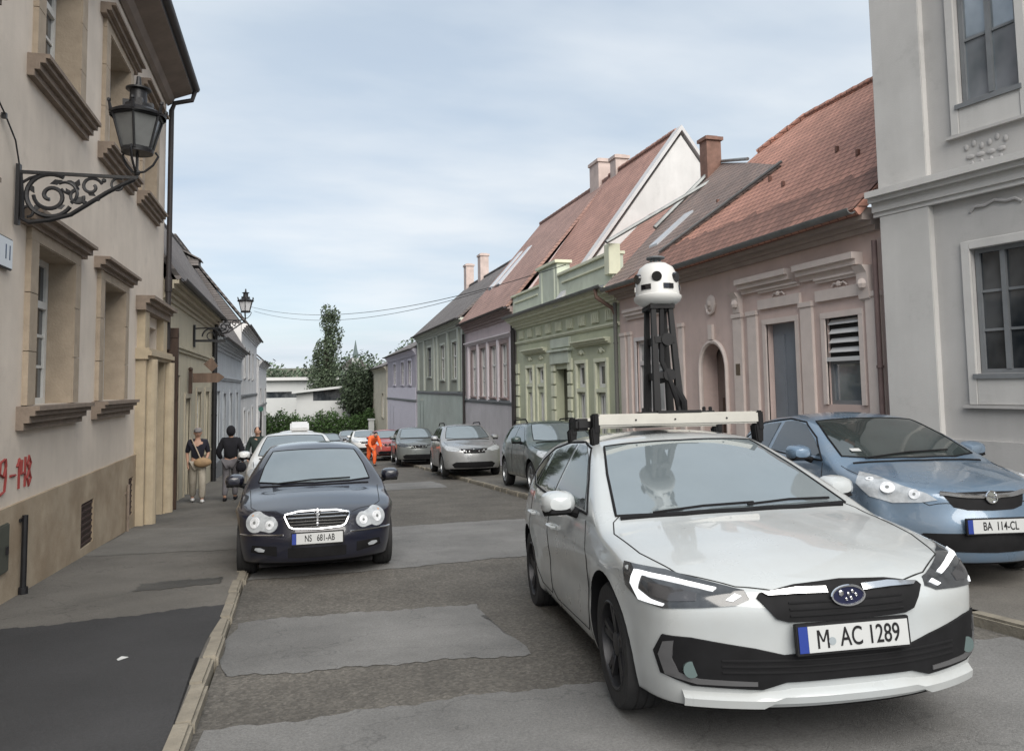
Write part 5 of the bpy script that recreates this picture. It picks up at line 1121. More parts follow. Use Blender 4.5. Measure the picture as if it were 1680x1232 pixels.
for k in range(6):
    for dv in (-.43, .43):
        a = R_(162) + k * math.pi / 3 + dv * .95; c_, s_ = math.cos(a), math.sin(a); t = Vector((-s_, c_, 0)); n_ = Vector((c_, s_, 0)); O = Vector((tx, ty, zh + .135)) + n_ * .165; w, hh = .023, .020
        s.add([O - t * w - Vector((0, 0, hh)), O + t * w - Vector((0, 0, hh)), O + t * w + Vector((0, 0, hh)), O - t * w + Vector((0, 0, hh))] + [v + n_ * .017 for v in (O - t * w - Vector((0, 0, hh)), O + t * w - Vector((0, 0, hh)), O + t * w + Vector((0, 0, hh)), O - t * w + Vector((0, 0, hh)))], [(4, 5, 6, 7), (0, 1, 5, 4), (1, 2, 6, 5), (2, 3, 7, 6), (3, 0, 4, 7)]); s.build('sensor_window', MATS['lens_black'], hd); s = M()
s = M(); s.tube([(tx, ty - .05, zh + .33), (tx, ty - .03, zh + .385), (tx, ty + .03, zh + .385), (tx, ty + .05, zh + .33)], .012, n=6); s.cyl((tx, ty, zh + .34), (tx, ty, zh + .39), .018, n=8); s.cyl((tx, ty, zh + .39), (tx, ty, zh + .40), .075, n=20); s.build('antenna', mat('antenna_grey', (.10, .11, .12), .5), hd, smooth=True)
# ---- black saloon facing the camera, half on the kerb
p_black = mat('paint_black', (.009, .010, .018), .28, coat=1., noise=.2, nscale=2)
MER = dict(L=4.53, W=1.73, H=1.42, R=.315, fo=.77, wb=2.715, belt=.90, roofw=.56, zb=.17, wedge=.5, crease=.70,
  top=[(0, .66), (.06, .70), (.2, .745), (.6, .83), (1.0, .885), (1.15, .905), (1.3, .97), (1.7, 1.17), (2.05, 1.32), (2.3, 1.39), (2.7, 1.42), (3.1, 1.39), (3.5, 1.25), (3.85, 1.06), (4.1, 1.0), (4.45, .97), (4.53, .92)],
  plan=[(0, .84), (.12, .90), (.35, .96), (.7, .99), (1.2, 1.), (3.4, 1.), (4.1, .96), (4.53, .88)],
  nose=[(.15, .08), (.22, .02), (.34, .0), (.45, .0), (.52, .03), (.62, .05), (.68, .07), (.75, .12)], tail=[(.2, .06), (.4, .0), (.7, .02), (.95, .08)], sweepf=.26,
  crown=[(0, .05), (.4, .085), (1.1, .08), (1.5, .06), (2, .055), (4, .05), (4.53, .05)], res=(90, 32, 28), smooth=3)
mc = Car(MER).build('saloon_car', (.235, 8.45, -.462), -.2, 3.1, 'black saloon with chrome slatted grille and twin oval headlights facing the camera', None, p_black)
glasshouse(mc, dict(d=(.5, 0, -.86), pts=[(1.2, 0, .93), (1.25, .4, .93), (1.36, .66, .93), (1.7, .61, 1.1), (2.1, .52, 1.29), (2.04, .3, 1.34), (2.02, 0, 1.35)]), dict(d=(-1, 0, -.6), pts=[(3.35, 0, 1.32), (3.4, .48, 1.28), (3.8, .58, 1.05), (3.82, 0, 1.06)]),
  [[(1.62, 0, .95), (1.95, 0, 1.17), (2.3, 0, 1.31), (2.55, 0, 1.33), (2.58, 0, .97)], [(2.64, 0, .97), (2.62, 0, 1.33), (3.0, 0, 1.30), (3.4, 0, 1.12), (3.5, 0, .98)]])
mc.line('door_gap', [(1.45, 0, .88), (1.38, 0, .6), (1.42, 0, .28), (2.5, 0, .27), (2.62, 0, .4), (2.62, 0, .95)], SIDE)
mc.line('side_trim', [(.62, 0, .50), (.95, 0, .50)], SIDE, r=.012, m=m_blackp)
def twin_lamp(c, big, small):
    """two overlapping round lamps behind one clear cover"""
    pts = []
    for k in range(26):
        a = 2 * math.pi * k / 26; r = 0
        best = None
        for (y, z, r0) in (big, small):
            pass
        pts.append(a)
    (y0, z0, r0_), (y1, z1, r1_) = big, small; O = []
    for k in range(15): a = R_(-62 + 244 * k / 14); O.append((0, y0 + r0_ * math.sin(a + R_(0)) * 1.0, z0 + r0_ * .86 * math.cos(a)))
    return O
def lobes(y0, z0, r0_, y1, z1, r1_, dx=.15):
    a = [(dx, y0 + r0_ * math.cos(R_(t)), z0 + r0_ * .9 * math.sin(R_(t))) for t in range(128, -129, -16)]
    b = [(dx, y1 + r1_ * math.cos(R_(t)), z1 + r1_ * .9 * math.sin(R_(t))) for t in range(-66, -295, -18)]
    return a + b
# one cover of two joined lobes
m_refl = mat('reflector_bright', (.60, .62, .65), .15, coat=1., noise=.3, nscale=22)
hl = mc.patch('headlight', lobes(.66, .60, .115, .485, .578, .088, .15), (1, -.25, 0), m_lens, off=.010, res=.03)
for i, o in enumerate(hl):
    sg = 1 if i == 0 else -1
    for (y, z, r) in ((.665, .60, .062), (.485, .578, .05)):
        l, n = mc.hit((.15, y * sg, z), (1, -.25 * sg, 0)); s = M(); s.cyl(l + n * .004, l + n * .014, r, r * .96, n=20); s.build('reflector', m_refl, o, smooth=True)
        s = M(); s.cyl(l + n * .012, l + n * .018, r * .3, r * .25, n=14); s.build('bulb', mat('bulb_grey', (.16, .17, .17), .1, coat=1.), o, smooth=True)
    s = M(); l, n = mc.hit((.2, .70 * sg, .66), (1, -.4 * sg, 0)); s.ball((l.x + .01, l.y, l.z), .02, 8); s.build('indicator', mat('amber', (.45, .18, .04), .3), o)
GR = [(0, 0, .695), (0, .2, .69), (0, .33, .665), (0, .335, .645), (0, .285, .55), (0, .24, .53), (0, 0, .52)]
full = GR + [(p[0], -p[1], p[2]) for p in reversed(GR[1:-1])]
g = mc.patch('grille', full, (1, 0, 0), m_blackp, off=.006, res=.05, mirror=False)[0]
mc.line('grille_surround', full, (1, 0, 0), r=.012, m=m_chrome, off=.012, parent=g, mirror=False, close=True)
for z, w in ((.662, .30), (.632, .30), (.602, .285), (.572, .27), (.545, .25)): mc.line('grille_slat', [(0, w, z), (0, 0, z + .004), (0, -w, z)], (1, 0, 0), r=.0085, m=m_chrome, off=.014, parent=g, mirror=False)
s = M(); l, n = mc.hit((0, 0, .61), (1, 0, 0)); s.box(l.x - .02, l.x, -.008, .008, .53, .69); s.build('centre_bar', m_chrome, g)
l, n = mc.hit((.06, 0, .8), (0, 0, -1)); s = M(); X0 = l.x; Z0 = l.z
s.cyl((X0, 0, Z0), (X0, 0, Z0 + .02), .012, .006, n=8); s.tube([(X0, .032 * math.cos(t), Z0 + .055 + .032 * math.sin(t)) for t in [2 * math.pi * i / 20 for i in range(21)]], .0035, n=5)
for a in (90, 210, 330): s.tube([(X0, 0, Z0 + .055), (X0, .032 * math.cos(R_(a)), Z0 + .055 + .032 * math.sin(R_(a)))], .003, n=4)
s.build('bonnet_star', m_chrome, mc.root, smooth=True)
mc.line('bonnet_gap', [(.06, .34, .70), (.15, .37, .70), (.24, .46, .71), (.35, .62, .73), (.5, .70, .78), (1.2, .745, .88)], (.2, 0, -1), r=.004)
mc.line('bumper_trim', [(0, .38, .475), (.05, .62, .475), (.15, .80, .475), (.3, .84, .475)], (1, -.5, 0), r=.009, m=m_chrome, off=.006)
for pts in ([(0, .30, .34), (0, .30, .24), (0, 0, .235), (0, -.30, .24), (0, -.30, .34)],): mc.patch('lower_grille', pts, (1, 0, 0), m_blackp, off=.006, res=.06, mirror=False)
mc.patch('fog_lamp_duct', [(.05, .42, .36), (.05, .70, .37), (.05, .72, .30), (.05, .42, .26)], (1, -.2, 0), m_blackp, off=.006, res=.05)
mc.patch('fog_lamp', [(.05, .55, .325), (.05, .60, .345), (.05, .66, .345), (.05, .67, .325), (.05, .62, .305), (.05, .56, .305)], (1, -.2, 0), m_lens, off=.012, res=.03)
mc.plate(.435, 'NS   681-AB', fs=.095, sx=.64, x=-.004)
mc.mirror_(1.68, .90, p_black, size=1.0)
mc.wheels(m_alloy, w=.2, spokes=7)
s = M()
for a, b in (((1.22, .50, 0), (1.30, -.42, 0)),): pa, na = mc.hit((a[0], a[1], .95), (.3, 0, -1)); pb, nb_ = mc.hit((b[0], b[1], .95), (.3, 0, -1)); s.tube([pa + na * .02, pa.lerp(pb, .5) + na * .035, pb + nb_ * .02], .009, n=5)
s.build('wiper', m_blackp, mc.root, smooth=True)
mc.line('cowl', [(1.24, .64, .91), (1.16, .3, .915), (1.13, 0, .915), (1.16, -.3, .915), (1.24, -.64, .91)], (.2, 0, -1), r=.012, m=m_blackp, mirror=False)
s = M(); s.box(.3, 4.2, -.6, .6, .12, .18); s.build('undertray', m_blackp, mc.root)
def inner_mirror(c, x, z): s = M(); s.box(x, x + .03, -.11, .11, z - .04, z + .03); s.build('inner_mirror', m_blackp, c.root, bevel=.01)

# ---- blue three door hatchback parked at the right
p_blue = mat('paint_blue', (.115, .175, .25), .3, metal=.25, coat=1., kind='dust')
COR = dict(L=4.0, W=1.72, H=1.49, R=.31, fo=.82, wb=2.51, belt=.98, roofw=.56, zb=.18, wedge=1.2, crease=.80,
  top=[(0, .78), (.06, .82), (.2, .865), (.5, .93), (.85, .985), (.98, 1.01), (1.08, 1.06), (1.5, 1.26), (1.85, 1.41), (2.1, 1.465), (2.4, 1.49), (2.9, 1.475), (3.4, 1.41), (3.65, 1.30), (3.88, 1.05), (4.0, .95)],
  plan=[(0, .80), (.12, .88), (.35, .955), (.7, .985), (1.1, 1.), (3.0, 1.), (3.6, .965), (4.0, .87)],
  nose=[(.15, .10), (.22, .04), (.34, .0), (.5, .0), (.62, .03), (.76, .05), (.85, .12)], tail=[(.2, .08), (.4, .0), (.6, .0), (.8, .06), (1.0, .08)], sweepf=.34,
  crown=[(0, .04), (.4, .08), (1.1, .08), (1.5, .06), (2, .055), (4, .05)], res=(90, 32, 28), smooth=3)
cc_ = Car(COR).build('hatchback_car', (5.55, 5.02, -.17), -11., 3.1, 'blue three door hatchback parked in front of the grey house at the right edge', 'cars parked along the right kerb', p_blue)
glasshouse(cc_, dict(d=(.5, 0, -.86), pts=[(.98, 0, 1.03), (1.02, .4, 1.03), (1.16, .67, 1.03), (1.5, .62, 1.2), (1.92, .53, 1.36), (1.86, .3, 1.41), (1.84, 0, 1.42)]), dict(d=(-1, 0, -.4), pts=[(3.5, 0, 1.38), (3.5, .46, 1.35), (3.8, .56, 1.10), (3.83, 0, 1.08)]),
  [[(1.34, 0, 1.04), (1.62, 0, 1.2), (1.95, 0, 1.35), (2.2, 0, 1.395), (2.5, 0, 1.39), (2.56, 0, 1.08)], [(2.66, 0, 1.09), (2.6, 0, 1.38), (3.0, 0, 1.36), (3.35, 0, 1.24), (3.3, 0, 1.15)]], wind_m=mat('windscreen_dark', (.035, .045, .045), .035, ior=2.2, noise=.3, nscale=1.5, metal=.15))
cc_.line('window_trim', [(1.3, 0, 1.0), (2.0, 0, 1.03), (3.0, 0, 1.10), (3.45, 0, 1.2), (3.1, 0, 1.38), (2.4, 0, 1.42), (2.0, 0, 1.38), (1.6, 0, 1.22), (1.3, 0, 1.0)], SIDE, r=.010, m=m_blackp)
cc_.line('door_gap', [(1.28, 0, .98), (1.22, 0, .7), (1.28, 0, .28), (2.5, 0, .28), (2.65, 0, .5), (2.62, 0, 1.05)], SIDE)
for o in cc_.patch('headlight', [(.66, .80, .94), (.45, .77, .92), (.25, .66, .84), (.12, .50, .77), (.08, .44, .72), (.14, .56, .70), (.28, .72, .69), (.45, .82, .73), (.62, .84, .83)], (.8, -.6, -.15), m_lens, off=.008, res=.035):
    sg = 1 if sum(v.co.y for v in o.data.vertices) > 0 else -1
    for (x, y, z, r) in ((.34, .72, .81, .062), (.18, .58, .765, .045), (.5, .79, .875, .035)):
        l, n = cc_.hit((x, y * sg, z), (.8, -.6 * sg, -.15)); s = M(); s.cyl(l + n * .004, l + n * .014, r, r * .95, n=20); rf_ = s.build('reflector', m_refl, o, smooth=True); s = M(); s.cyl(l + n * .012, l + n * .018, r * .28, r * .25, n=14); s.build('bulb', mat('bulb_grey', (.16, .17, .17), .1, coat=1.), o, smooth=True)
GR = [(0, 0, .775), (0, .25, .77), (0, .36, .755), (0, .30, .655), (0, .2, .63), (0, 0, .625)]
full = GR + [(p[0], -p[1], p[2]) for p in reversed(GR[1:-1])]
g = cc_.patch('grille', full, (1, 0, 0), m_blackp, off=.006, res=.05, mirror=False)[0]
cc_.line('grille_bar', [(0, .37, .762), (0, .2, .742), (0, 0, .735), (0, -.2, .742), (0, -.37, .762)], (1, 0, 0), r=.020, m=m_chrome, off=.008, parent=g, mirror=False)
l, n = cc_.hit((0, 0, .735), (1, 0, 0)); s = M(); bx = l.x - .03
s.tube([(bx, .048 * math.cos(t), .735 + .048 * math.sin(t)) for t in [2 * math.pi * i / 24 for i in range(25)]], .007, n=6); s.cyl((bx + .02, 0, .735), (bx + .006, 0, .735), .045, n=20); s.tube([(bx, .07, .74), (bx - .004, .02, .742), (bx - .004, -.02, .728), (bx, -.07, .73)], .006, n=5); s.build('badge', m_chrome, g, smooth=True)
cc_.patch('lower_grille', [(0, .52, .44), (0, .56, .40), (0, .46, .30), (0, 0, .29), (0, -.46, .30), (0, -.56, .40), (0, -.52, .44), (0, 0, .45)], (1, 0, 0), m_blackp, off=.006, res=.06, mirror=False)
cc_.patch('fog_lamp', [(0, .64, .40), (0, .72, .40), (0, .72, .34), (0, .65, .34)], (1, -.2, 0), m_lensd, off=.008, res=.03)
cc_.line('bonnet_gap', [(.02, 0, .80), (.04, .3, .80), (.12, .47, .80), (.3, .66, .88), (.6, .75, .95), (1.0, .76, 1.0)], (.35, -.1, -1), r=.004)
cc_.plate(.505, 'BA  114-CL', fs=.095, sx=.68, x=-.004)
cc_.mirror_(1.50, 1.0, p_blue, size=1.05); cc_.wheels(m_alloy, w=.2, spokes=5)
cc_.line('cowl', [(1.0, .64, 1.0), (.93, .3, 1.0), (.90, 0, 1.0), (.93, -.3, 1.0), (1.0, -.64, 1.0)], (.2, 0, -1), r=.014, m=m_blackp, mirror=False)
s = M(); pa, na = cc_.hit((1.02, .5, 1.05), (.3, 0, -1)); pb, nb_ = cc_.hit((1.14, -.4, 1.05), (.3, 0, -1)); s.tube([pa + na * .02, pa.lerp(pb, .5) + na * .035, pb + nb_ * .02], .009, n=5); s.build('wiper', m_blackp, cc_.root, smooth=True)
s = M(); l, n = cc_.hit((1.2, .5, 1.1), (.5, 0, -.86)); t = Vector((0, 1, 0)); uu = n.cross(t); s.add([l + n * .012 + t * .05 + uu * .03, l + n * .012 - t * .05 + uu * .03, l + n * .012 - t * .05 - uu * .03, l + n * .012 + t * .05 - uu * .03], [(0, 1, 2, 3)]); s.build('sticker', m_plate, cc_.root)

# ---- remaining cars of the row, simpler but complete
GRP = 'cars parked along the right kerb'
def simple_car(name, loc, h, pitch, label, paint, L=4.3, W=1.8, H=1.6, R=.34, suv=0, group=GRP, glass=None, lens=None, rim=None, roofbars=False, plate=None, grille='bar', res=(64, 22, 20), zb=.22):
    k = H / 1.5; q = lambda v: v * k
    S = dict(L=L, W=W, H=H, R=R, fo=.86, wb=L * .605, belt=q(.99), roofw=W * .335, zb=zb, wedge=.5, crease=q(.8),
      top=[(0, q(.76)), (.05, q(.83)), (.2, q(.88)), (.6, q(.95)), (.95, q(1.0)), (1.08, q(1.03)), (1.2, q(1.09)), (1.6, q(1.29)), (1.9, q(1.43)), (2.15, q(1.485)), (2.6, q(1.5)), (L - .8, q(1.47)), (L - .5, q(1.40)), (L - .15, q(1.06)), (L, q(.98))],
      plan=[(0, .84), (.12, .90), (.35, .96), (.7, .99), (1.1, 1.), (L - 1, 1.), (L - .4, .97), (L, .89)],
      nose=[(.15, .12), (.25, .04), (.4, .0), (q(.6), .0), (q(.75), .02), (q(.85), .08)], tail=[(.2, .08), (.4, .0), (.8, .0), (1.0, .06)], sweepf=.24,
      sec=[(.15, .93), (.3, .972), (.5, .995), (q(.68), 1.), (q(.85), .985), (q(.97), .955), (q(1.05), .93)], res=res, smooth=3)
    c = Car(S).build(name, loc, h, pitch, label, group, paint)
    zc = q(1.05)
    glasshouse(c, dict(d=(.5, 0, -.86), pts=[(1.13, 0, zc), (1.16, .4, zc), (1.28, W * .38, zc), (1.6, W * .35, q(1.2)), (2.0, W * .30, q(1.38)), (1.93, .3, q(1.42)), (1.91, 0, q(1.43))]), dict(d=(-1, 0, -.4), pts=[(L - .55, 0, q(1.38)), (L - .55, W * .26, q(1.35)), (L - .22, W * .32, q(1.12)), (L - .2, 0, q(1.1))]),
      [[(1.55, 0, q(1.06)), (1.8, 0, q(1.2)), (2.1, 0, q(1.36)), (2.5, 0, q(1.41)), (2.55, 0, q(1.08))], [(2.63, 0, q(1.08)), (2.6, 0, q(1.41)), (3.2, 0, q(1.40)), (3.4, 0, q(1.10))], [(3.48, 0, q(1.10)), (3.3, 0, q(1.39)), (L - .75, 0, q(1.34)), (L - .6, 0, q(1.14))]], wind_m=glass)
    for o in c.patch('headlight', [(.5, W * .45, q(.88)), (.25, W * .40, q(.86)), (.08, W * .27, q(.80)), (.04, W * .24, q(.75)), (.1, W * .32, q(.71)), (.3, W * .43, q(.74)), (.45, W * .46, q(.80))], (.85, -.5, -.05), lens or m_lens, off=.008, res=.05): pass
    gr = [(0, 0, q(.80)), (0, W * .21, q(.79)), (0, W * .22, q(.75)), (0, W * .17, q(.66)), (0, 0, q(.655))]; full = gr + [(p[0], -p[1], p[2]) for p in reversed(gr[1:-1])]
    g = c.patch('grille', full, (1, 0, 0), m_blackp, off=.006, res=.07, mirror=False)[0]
    c.line('grille_bar', [(0, W * .2, q(.775)), (0, 0, q(.77)), (0, -W * .2, q(.775))], (1, 0, 0), r=.010, m=m_chrome, off=.008, parent=g, mirror=False)
    s = M(); l, n = c.hit((0, 0, q(.735)), (1, 0, 0)); s.cyl((l.x + .01, 0, l.z), (l.x - .012, 0, l.z), .045, n=16); s.build('badge', m_chrome, g, smooth=True)
    c.patch('lower_grille', [(0, W * .30, q(.42)), (0, W * .36, q(.36)), (0, W * .32, q(.26)), (0, 0, q(.25)), (0, -W * .32, q(.26)), (0, -W * .36, q(.36)), (0, -W * .30, q(.42))], (1, 0, 0), m_blackp, off=.006, res=.08, mirror=False)
    c.line('bonnet_gap', [(.05, 0, q(.86)), (.08, .3, q(.86)), (.14, W * .27, q(.85)), (.35, W * .40, q(.92)), (1.05, W * .43, q(1.02))], (.35, -.1, -1), r=.005)
    c.line('door_gap', [(1.4, 0, q(1.0)), (1.35, 0, q(.7)), (1.4, 0, .32), (2.5, 0, .32), (2.6, 0, .5), (2.6, 0, q(1.05))], SIDE, r=.005)
    if plate: c.plate(q(.54), plate, fs=.095, sx=.64, x=-.006)
    c.mirror_(1.7, q(1.02), paint); c.wheels(rim or m_alloy, spokes=5)
    c.line('cowl', [(1.14, W * .37, zc - .03), (1.08, .3, zc), (1.05, 0, zc), (1.08, -.3, zc), (1.14, -W * .37, zc - .03)], (.2, 0, -1), r=.016, m=m_blackp, mirror=False)
    if roofbars:
        for sg in (1, -1):
            s = M(); y = sg * (W * .335 - .02); s.tube([(2.2, y, H - .04), (2.35, y, H + .035), (L - .9, y, H + .03), (L - .75, y, H - .05)], .018, n=6); s.build('roof_rail', m_blackp, c.root, smooth=True)
    s = M(); s.box(.5, L - .5, -.55, .55, zb - .06, zb - .01); s.build('undertray', m_blackp, c.root)
    return c
P = 3.1
pg = mat('paint_darkgreen', (.035, .055, .052), .35, coat=.8, kind='dust')
psv = mat('paint_silver', (.32, .33, .34), .32, metal=.5, coat=.8, kind='dust')
pgr = mat('paint_greygreen', (.15, .165, .165), .35, metal=.4, coat=.7, kind='dust')
pw2 = mat('paint_plain_white', (.60, .61, .61), .35, coat=.8, kind='dust')
prd = mat('paint_red', (.30, .03, .025), .35, coat=.8, kind='dust')
pdk = mat('paint_anthracite', (.04, .042, .048), .35, coat=.8, kind='dust')
gl_ = lambda Y: gz(Y) + .085
simple_car('suv_car', (5.7, 14.9, gl_(14.9) + .01), -3, P, 'dark green off roader behind the white hatchback, in front of the green house', pg, L=4.3, W=1.8, H=1.56, R=.34, roofbars=True, plate='NS  204-KD', zb=.28)
simple_car('suv_car', (5.12, 22.2, gl_(22.2)), -3, P, 'silver crossover parked between the dark green off roader and the grey car', psv, L=4.3, W=1.8, H=1.58, R=.34, roofbars=True)
simple_car('estate_car', (4.85, 31.0, gl_(31)), -3, P, 'grey green car parked behind the silver crossover', pgr, L=4.5, W=1.8, H=1.55, R=.33, lens=m_lensd)
simple_car('hatchback_car', (4.6, 38.5, gl_(38.5)), 0, P, 'red car beside the worker in orange', prd, L=4.1, W=1.72, H=1.48, res=(48, 18, 16))
simple_car('hatchback_car', (4.2, 47.5, gl_(47.5)), 0, P, 'white car farther back, left of the worker in orange', pw2, L=4.2, W=1.75, H=1.5, res=(48, 18, 16))
simple_car('estate_car', (3.9, 57.0, gl_(57)), 0, P, 'distant pale grey car near the end of the row', psv, L=4.4, W=1.75, H=1.5, res=(48, 18, 16))
simple_car('saloon_car', (1.9, 44.0, gz(44)), 2, P, 'distant dark car in the middle of the road', pdk, L=4.4, W=1.75, H=1.45, res=(48, 18, 16), group=None)
c = simple_car('estate_car', (-.0, 14.0, gz(14.0) + .01), 0, P, 'white car directly behind the black saloon with a white box on its roof', pw2, L=4.5, W=1.75, H=1.56, group='cars standing along the left kerb')
s = M(); s.prism([(2.5, 1.55), (2.45, 1.62), (2.75, 1.76), (3.9, 1.76), (4.1, 1.66), (4.1, 1.55)], 'y', -.28, .10); s.build('roof_box', pw2, c.root, bevel=.03)
simple_car('estate_car', (.05, 26.0, gz(26) + .02), 0, P, 'second white car behind the black saloon, half hidden at its left', pw2, L=4.4, W=1.75, H=1.62, group='cars standing along the left kerb')

# ================================================================== PEOPLE
m_skin = mat('skin', (.42, .25, .18), .6)
def figure(name, loc, rz, label, J, radii, head, hair_m, skin=m_skin, parts=(), h=1.7):
    """one continuous skinned body; J: joints {name: (pos)}, edges fixed; parts: clothing shells over limbs"""
    t = thing(name, loc, rz, label, 'person')
    E = [('pelvis', 'waist'), ('waist', 'chest'), ('chest', 'neck'), ('neck', 'skull'), ('chest', 'shL'), ('shL', 'elL'), ('elL', 'wrL'), ('chest', 'shR'), ('shR', 'elR'), ('elR', 'wrR'), ('pelvis', 'hipL'), ('hipL', 'knL'), ('knL', 'anL'), ('anL', 'toL'), ('pelvis', 'hipR'), ('hipR', 'knR'), ('knR', 'anR'), ('anR', 'toR'), ('wrL', 'haL'), ('wrR', 'haR')]
    def skin_mesh(nm, edges, rad, m, par, sub=1, extra=None):
        names = []; [names.append(n) for e in edges for n in e if n not in names]
        if 'pelvis' in names: names.remove('pelvis'); names.insert(0, 'pelvis')
        P = dict(J); P.update(extra or {})
        me = bpy.data.meshes.new(nm); me.from_pydata([P[n] for n in names], [(names.index(a), names.index(b)) for a, b in edges], [])
        o = link(bpy.data.objects.new(nm, me)); md = o.modifiers.new('s', 'SKIN'); md.use_smooth_shade = True
        for i, n in enumerate(names):
            r = rad[n]; me.skin_vertices[0].data[i].radius = r if isinstance(r, tuple) else (r, r); me.skin_vertices[0].data[i].use_root = (i == 0)
        md2 = o.modifiers.new('u', 'SUBSURF'); md2.levels = sub; md2.render_levels = sub
        bpy.context.view_layer.update(); nmh = bpy.data.meshes.new_from_object(o.evaluated_get(bpy.context.evaluated_depsgraph_get())); nmh.name = nm
        bpy.data.objects.remove(o); nmh.materials.clear(); nmh.materials.append(m); nmh.polygons.foreach_set('use_smooth', [True] * len(nmh.polygons))
        return link(bpy.data.objects.new(nm, nmh), par)
    # fingers
    fe = []; fx = {}; fr = dict(radii)
    for sd in 'LR':
        w = Vector(J['wr' + sd]); hnd = Vector(J['ha' + sd]); d = (hnd - w).normalized(); sidev = d.cross(Vector((1, 0, 0))).normalized() if abs(d.x) < .9 else Vector((0, 1, 0))
        for k, (off, ln) in enumerate(((-.030, .065), (-.010, .078), (.010, .074), (.028, .058))):
            a, b = 'f%s%d' % (sd, k), 'g%s%d' % (sd, k); fx[a] = tuple(hnd + sidev * off + d * ln * .5); fx[b] = tuple(hnd + sidev * off * .9 + d * ln + Vector((0, 0, -.0)) + Vector((.012, 0, 0))); fe += [('ha' + sd, a), (a, b)]; fr[a] = .009; fr[b] = .008
        a = 't%s' % sd; fx[a] = tuple(w.lerp(hnd, .5) + sidev * -.055 + d * .03); fe += [('ha' + sd, a)]; fr[a] = .010
    b = skin_mesh('body', E + fe, fr, skin, t, 1, fx)
    # face and hair
    hd = Vector(J['skull']); s = M(); s.ball(tuple(hd + Vector((0, 0, .03))), (.078, .095, .118), 16)
    fw_ = head   # facing direction (unit, horizontal)
    f = Vector((fw_[0], fw_[1], 0)).normalized(); r = Vector((-f.y, f.x, 0))
    s.ball(tuple(hd + f * .098 + Vector((0, 0, .015))), (.014, .016, .022), 8)
    for sg in (1, -1): s.ball(tuple(hd + r * sg * .078 + Vector((0, 0, .02))), (.014, .018, .03), 8)
    s.build('head', skin, b, smooth=True)
    s = M()
    for sg in (1, -1): s.ball(tuple(hd + f * .085 + r * sg * .03 + Vector((0, 0, .04))), .010, 6)
    s.ball(tuple(hd + f * .088 + Vector((0, 0, -.03))), (.018, .018, .006), 6); s.build('eyes_and_mouth', mat('eye_dark', (.03, .015, .012), .4), b)
    return t, b, skin_mesh
def shell_of(t, fn, nm, edges, rad, m, extra=None): return fn(nm, edges, rad, m, t, 1, extra)
BASE_R = dict(pelvis=(.13, .10), waist=(.12, .09), chest=(.15, .10), neck=.052, skull=.07, shL=.055, shR=.055, elL=.040, elR=.040, wrL=.027, wrR=.027, haL=(.035, .02), haR=(.035, .02), hipL=.085, hipR=.085, knL=.058, knR=.058, anL=.038, anR=.038, toL=.035, toR=.035)
def grow(d, ks, a): return {k: (tuple(v + a for v in d[k]) if isinstance(d[k], tuple) else d[k] + a) for k in ks}
# person 1: walking towards the camera on the left pavement (local -y faces the camera)
J1 = dict(pelvis=(0, 0, .90), waist=(0, 0, 1.06), chest=(0, -.01, 1.27), neck=(0, -.01, 1.42), skull=(0, -.03, 1.53), shL=(.17, 0, 1.34), elL=(.23, .03, 1.08), wrL=(.17, -.14, .93), haL=(.13, -.20, .90), shR=(-.17, 0, 1.34), elR=(-.22, .06, 1.09), wrR=(-.20, -.02, .87), haR=(-.195, -.05, .80),
          hipL=(.09, 0, .85), knL=(.10, -.14, .48), anL=(.10, -.10, .08), toL=(.10, -.24, .035), hipR=(-.09, 0, .85), knR=(-.09, .05, .47), anR=(-.09, .22, .10), toR=(-.09, .12, .035))
zz = gz(18.7) + .06
t, b, fn = figure('person', (-2.12, 18.7, zz), R_(8), 'person in dark top, grey cap and pale trousers with a tan bag across the body', J1, BASE_R, (0, -1), None)
TORSO = [('pelvis', 'waist'), ('waist', 'chest'), ('chest', 'neck')]; ARMS = [('chest', 'shL'), ('shL', 'elL'), ('chest', 'shR'), ('shR', 'elR')]; LEGS = [('pelvis', 'hipL'), ('hipL', 'knL'), ('knL', 'anL'), ('pelvis', 'hipR'), ('hipR', 'knR'), ('knR', 'anR')]
m_navy = mat('cloth_navy', (.014, .014, .024), .9, noise=.3, nscale=9, bump=.3); m_beigec = mat('cloth_beige', (.33, .30, .25), .9, noise=.15, nscale=7, bump=.3); m_capg = mat('cloth_grey', (.20, .19, .19), .9, noise=.2, nscale=9); m_tan = mat('bag_tan', (.30, .20, .11), .7, noise=.2, nscale=9, bump=.2)
fn('top', TORSO + ARMS, {**grow(BASE_R, ['pelvis', 'waist', 'chest'], .022), 'neck': .075, 'shL': .085, 'shR': .085, 'elL': .055, 'elR': .055}, m_navy, t)
fn('trousers', LEGS, {**grow(BASE_R, ['pelvis'], .025), 'hipL': .11, 'hipR': .11, 'knL': .09, 'knR': .09, 'anL': .075, 'anR': .075}, m_beigec, t)
def shoes(t, J, m):
    for sd in 'LR':
        a, q = Vector(J['an' + sd]), Vector(J['to' + sd]); s = M(); s.ball(tuple(a.lerp(q, .55) - Vector((0, 0, a.lerp(q, .55).z - .04))), (.048, .13, .045), 12); s.build('shoe', m, t, smooth=True)
shoes(t, J1, mat('shoe_white', (.55, .55, .55), .6))
s = M(); s.ball((0, -.025, 1.60), (.092, .108, .075), 14); s.ball((0, -.12, 1.585), (.07, .07, .012), 10); s.build('cap', m_capg, t, smooth=True)
bg_ = thing('shoulder_bag', (-2.12, 18.7, zz), R_(8), 'tan shoulder bag with long strap worn by the person with a grey cap', 'bag')
s = M(); s.ball((.10, -.20, .90), (.19, .075, .11), 14); s.build('pouch', m_tan, bg_, smooth=True)
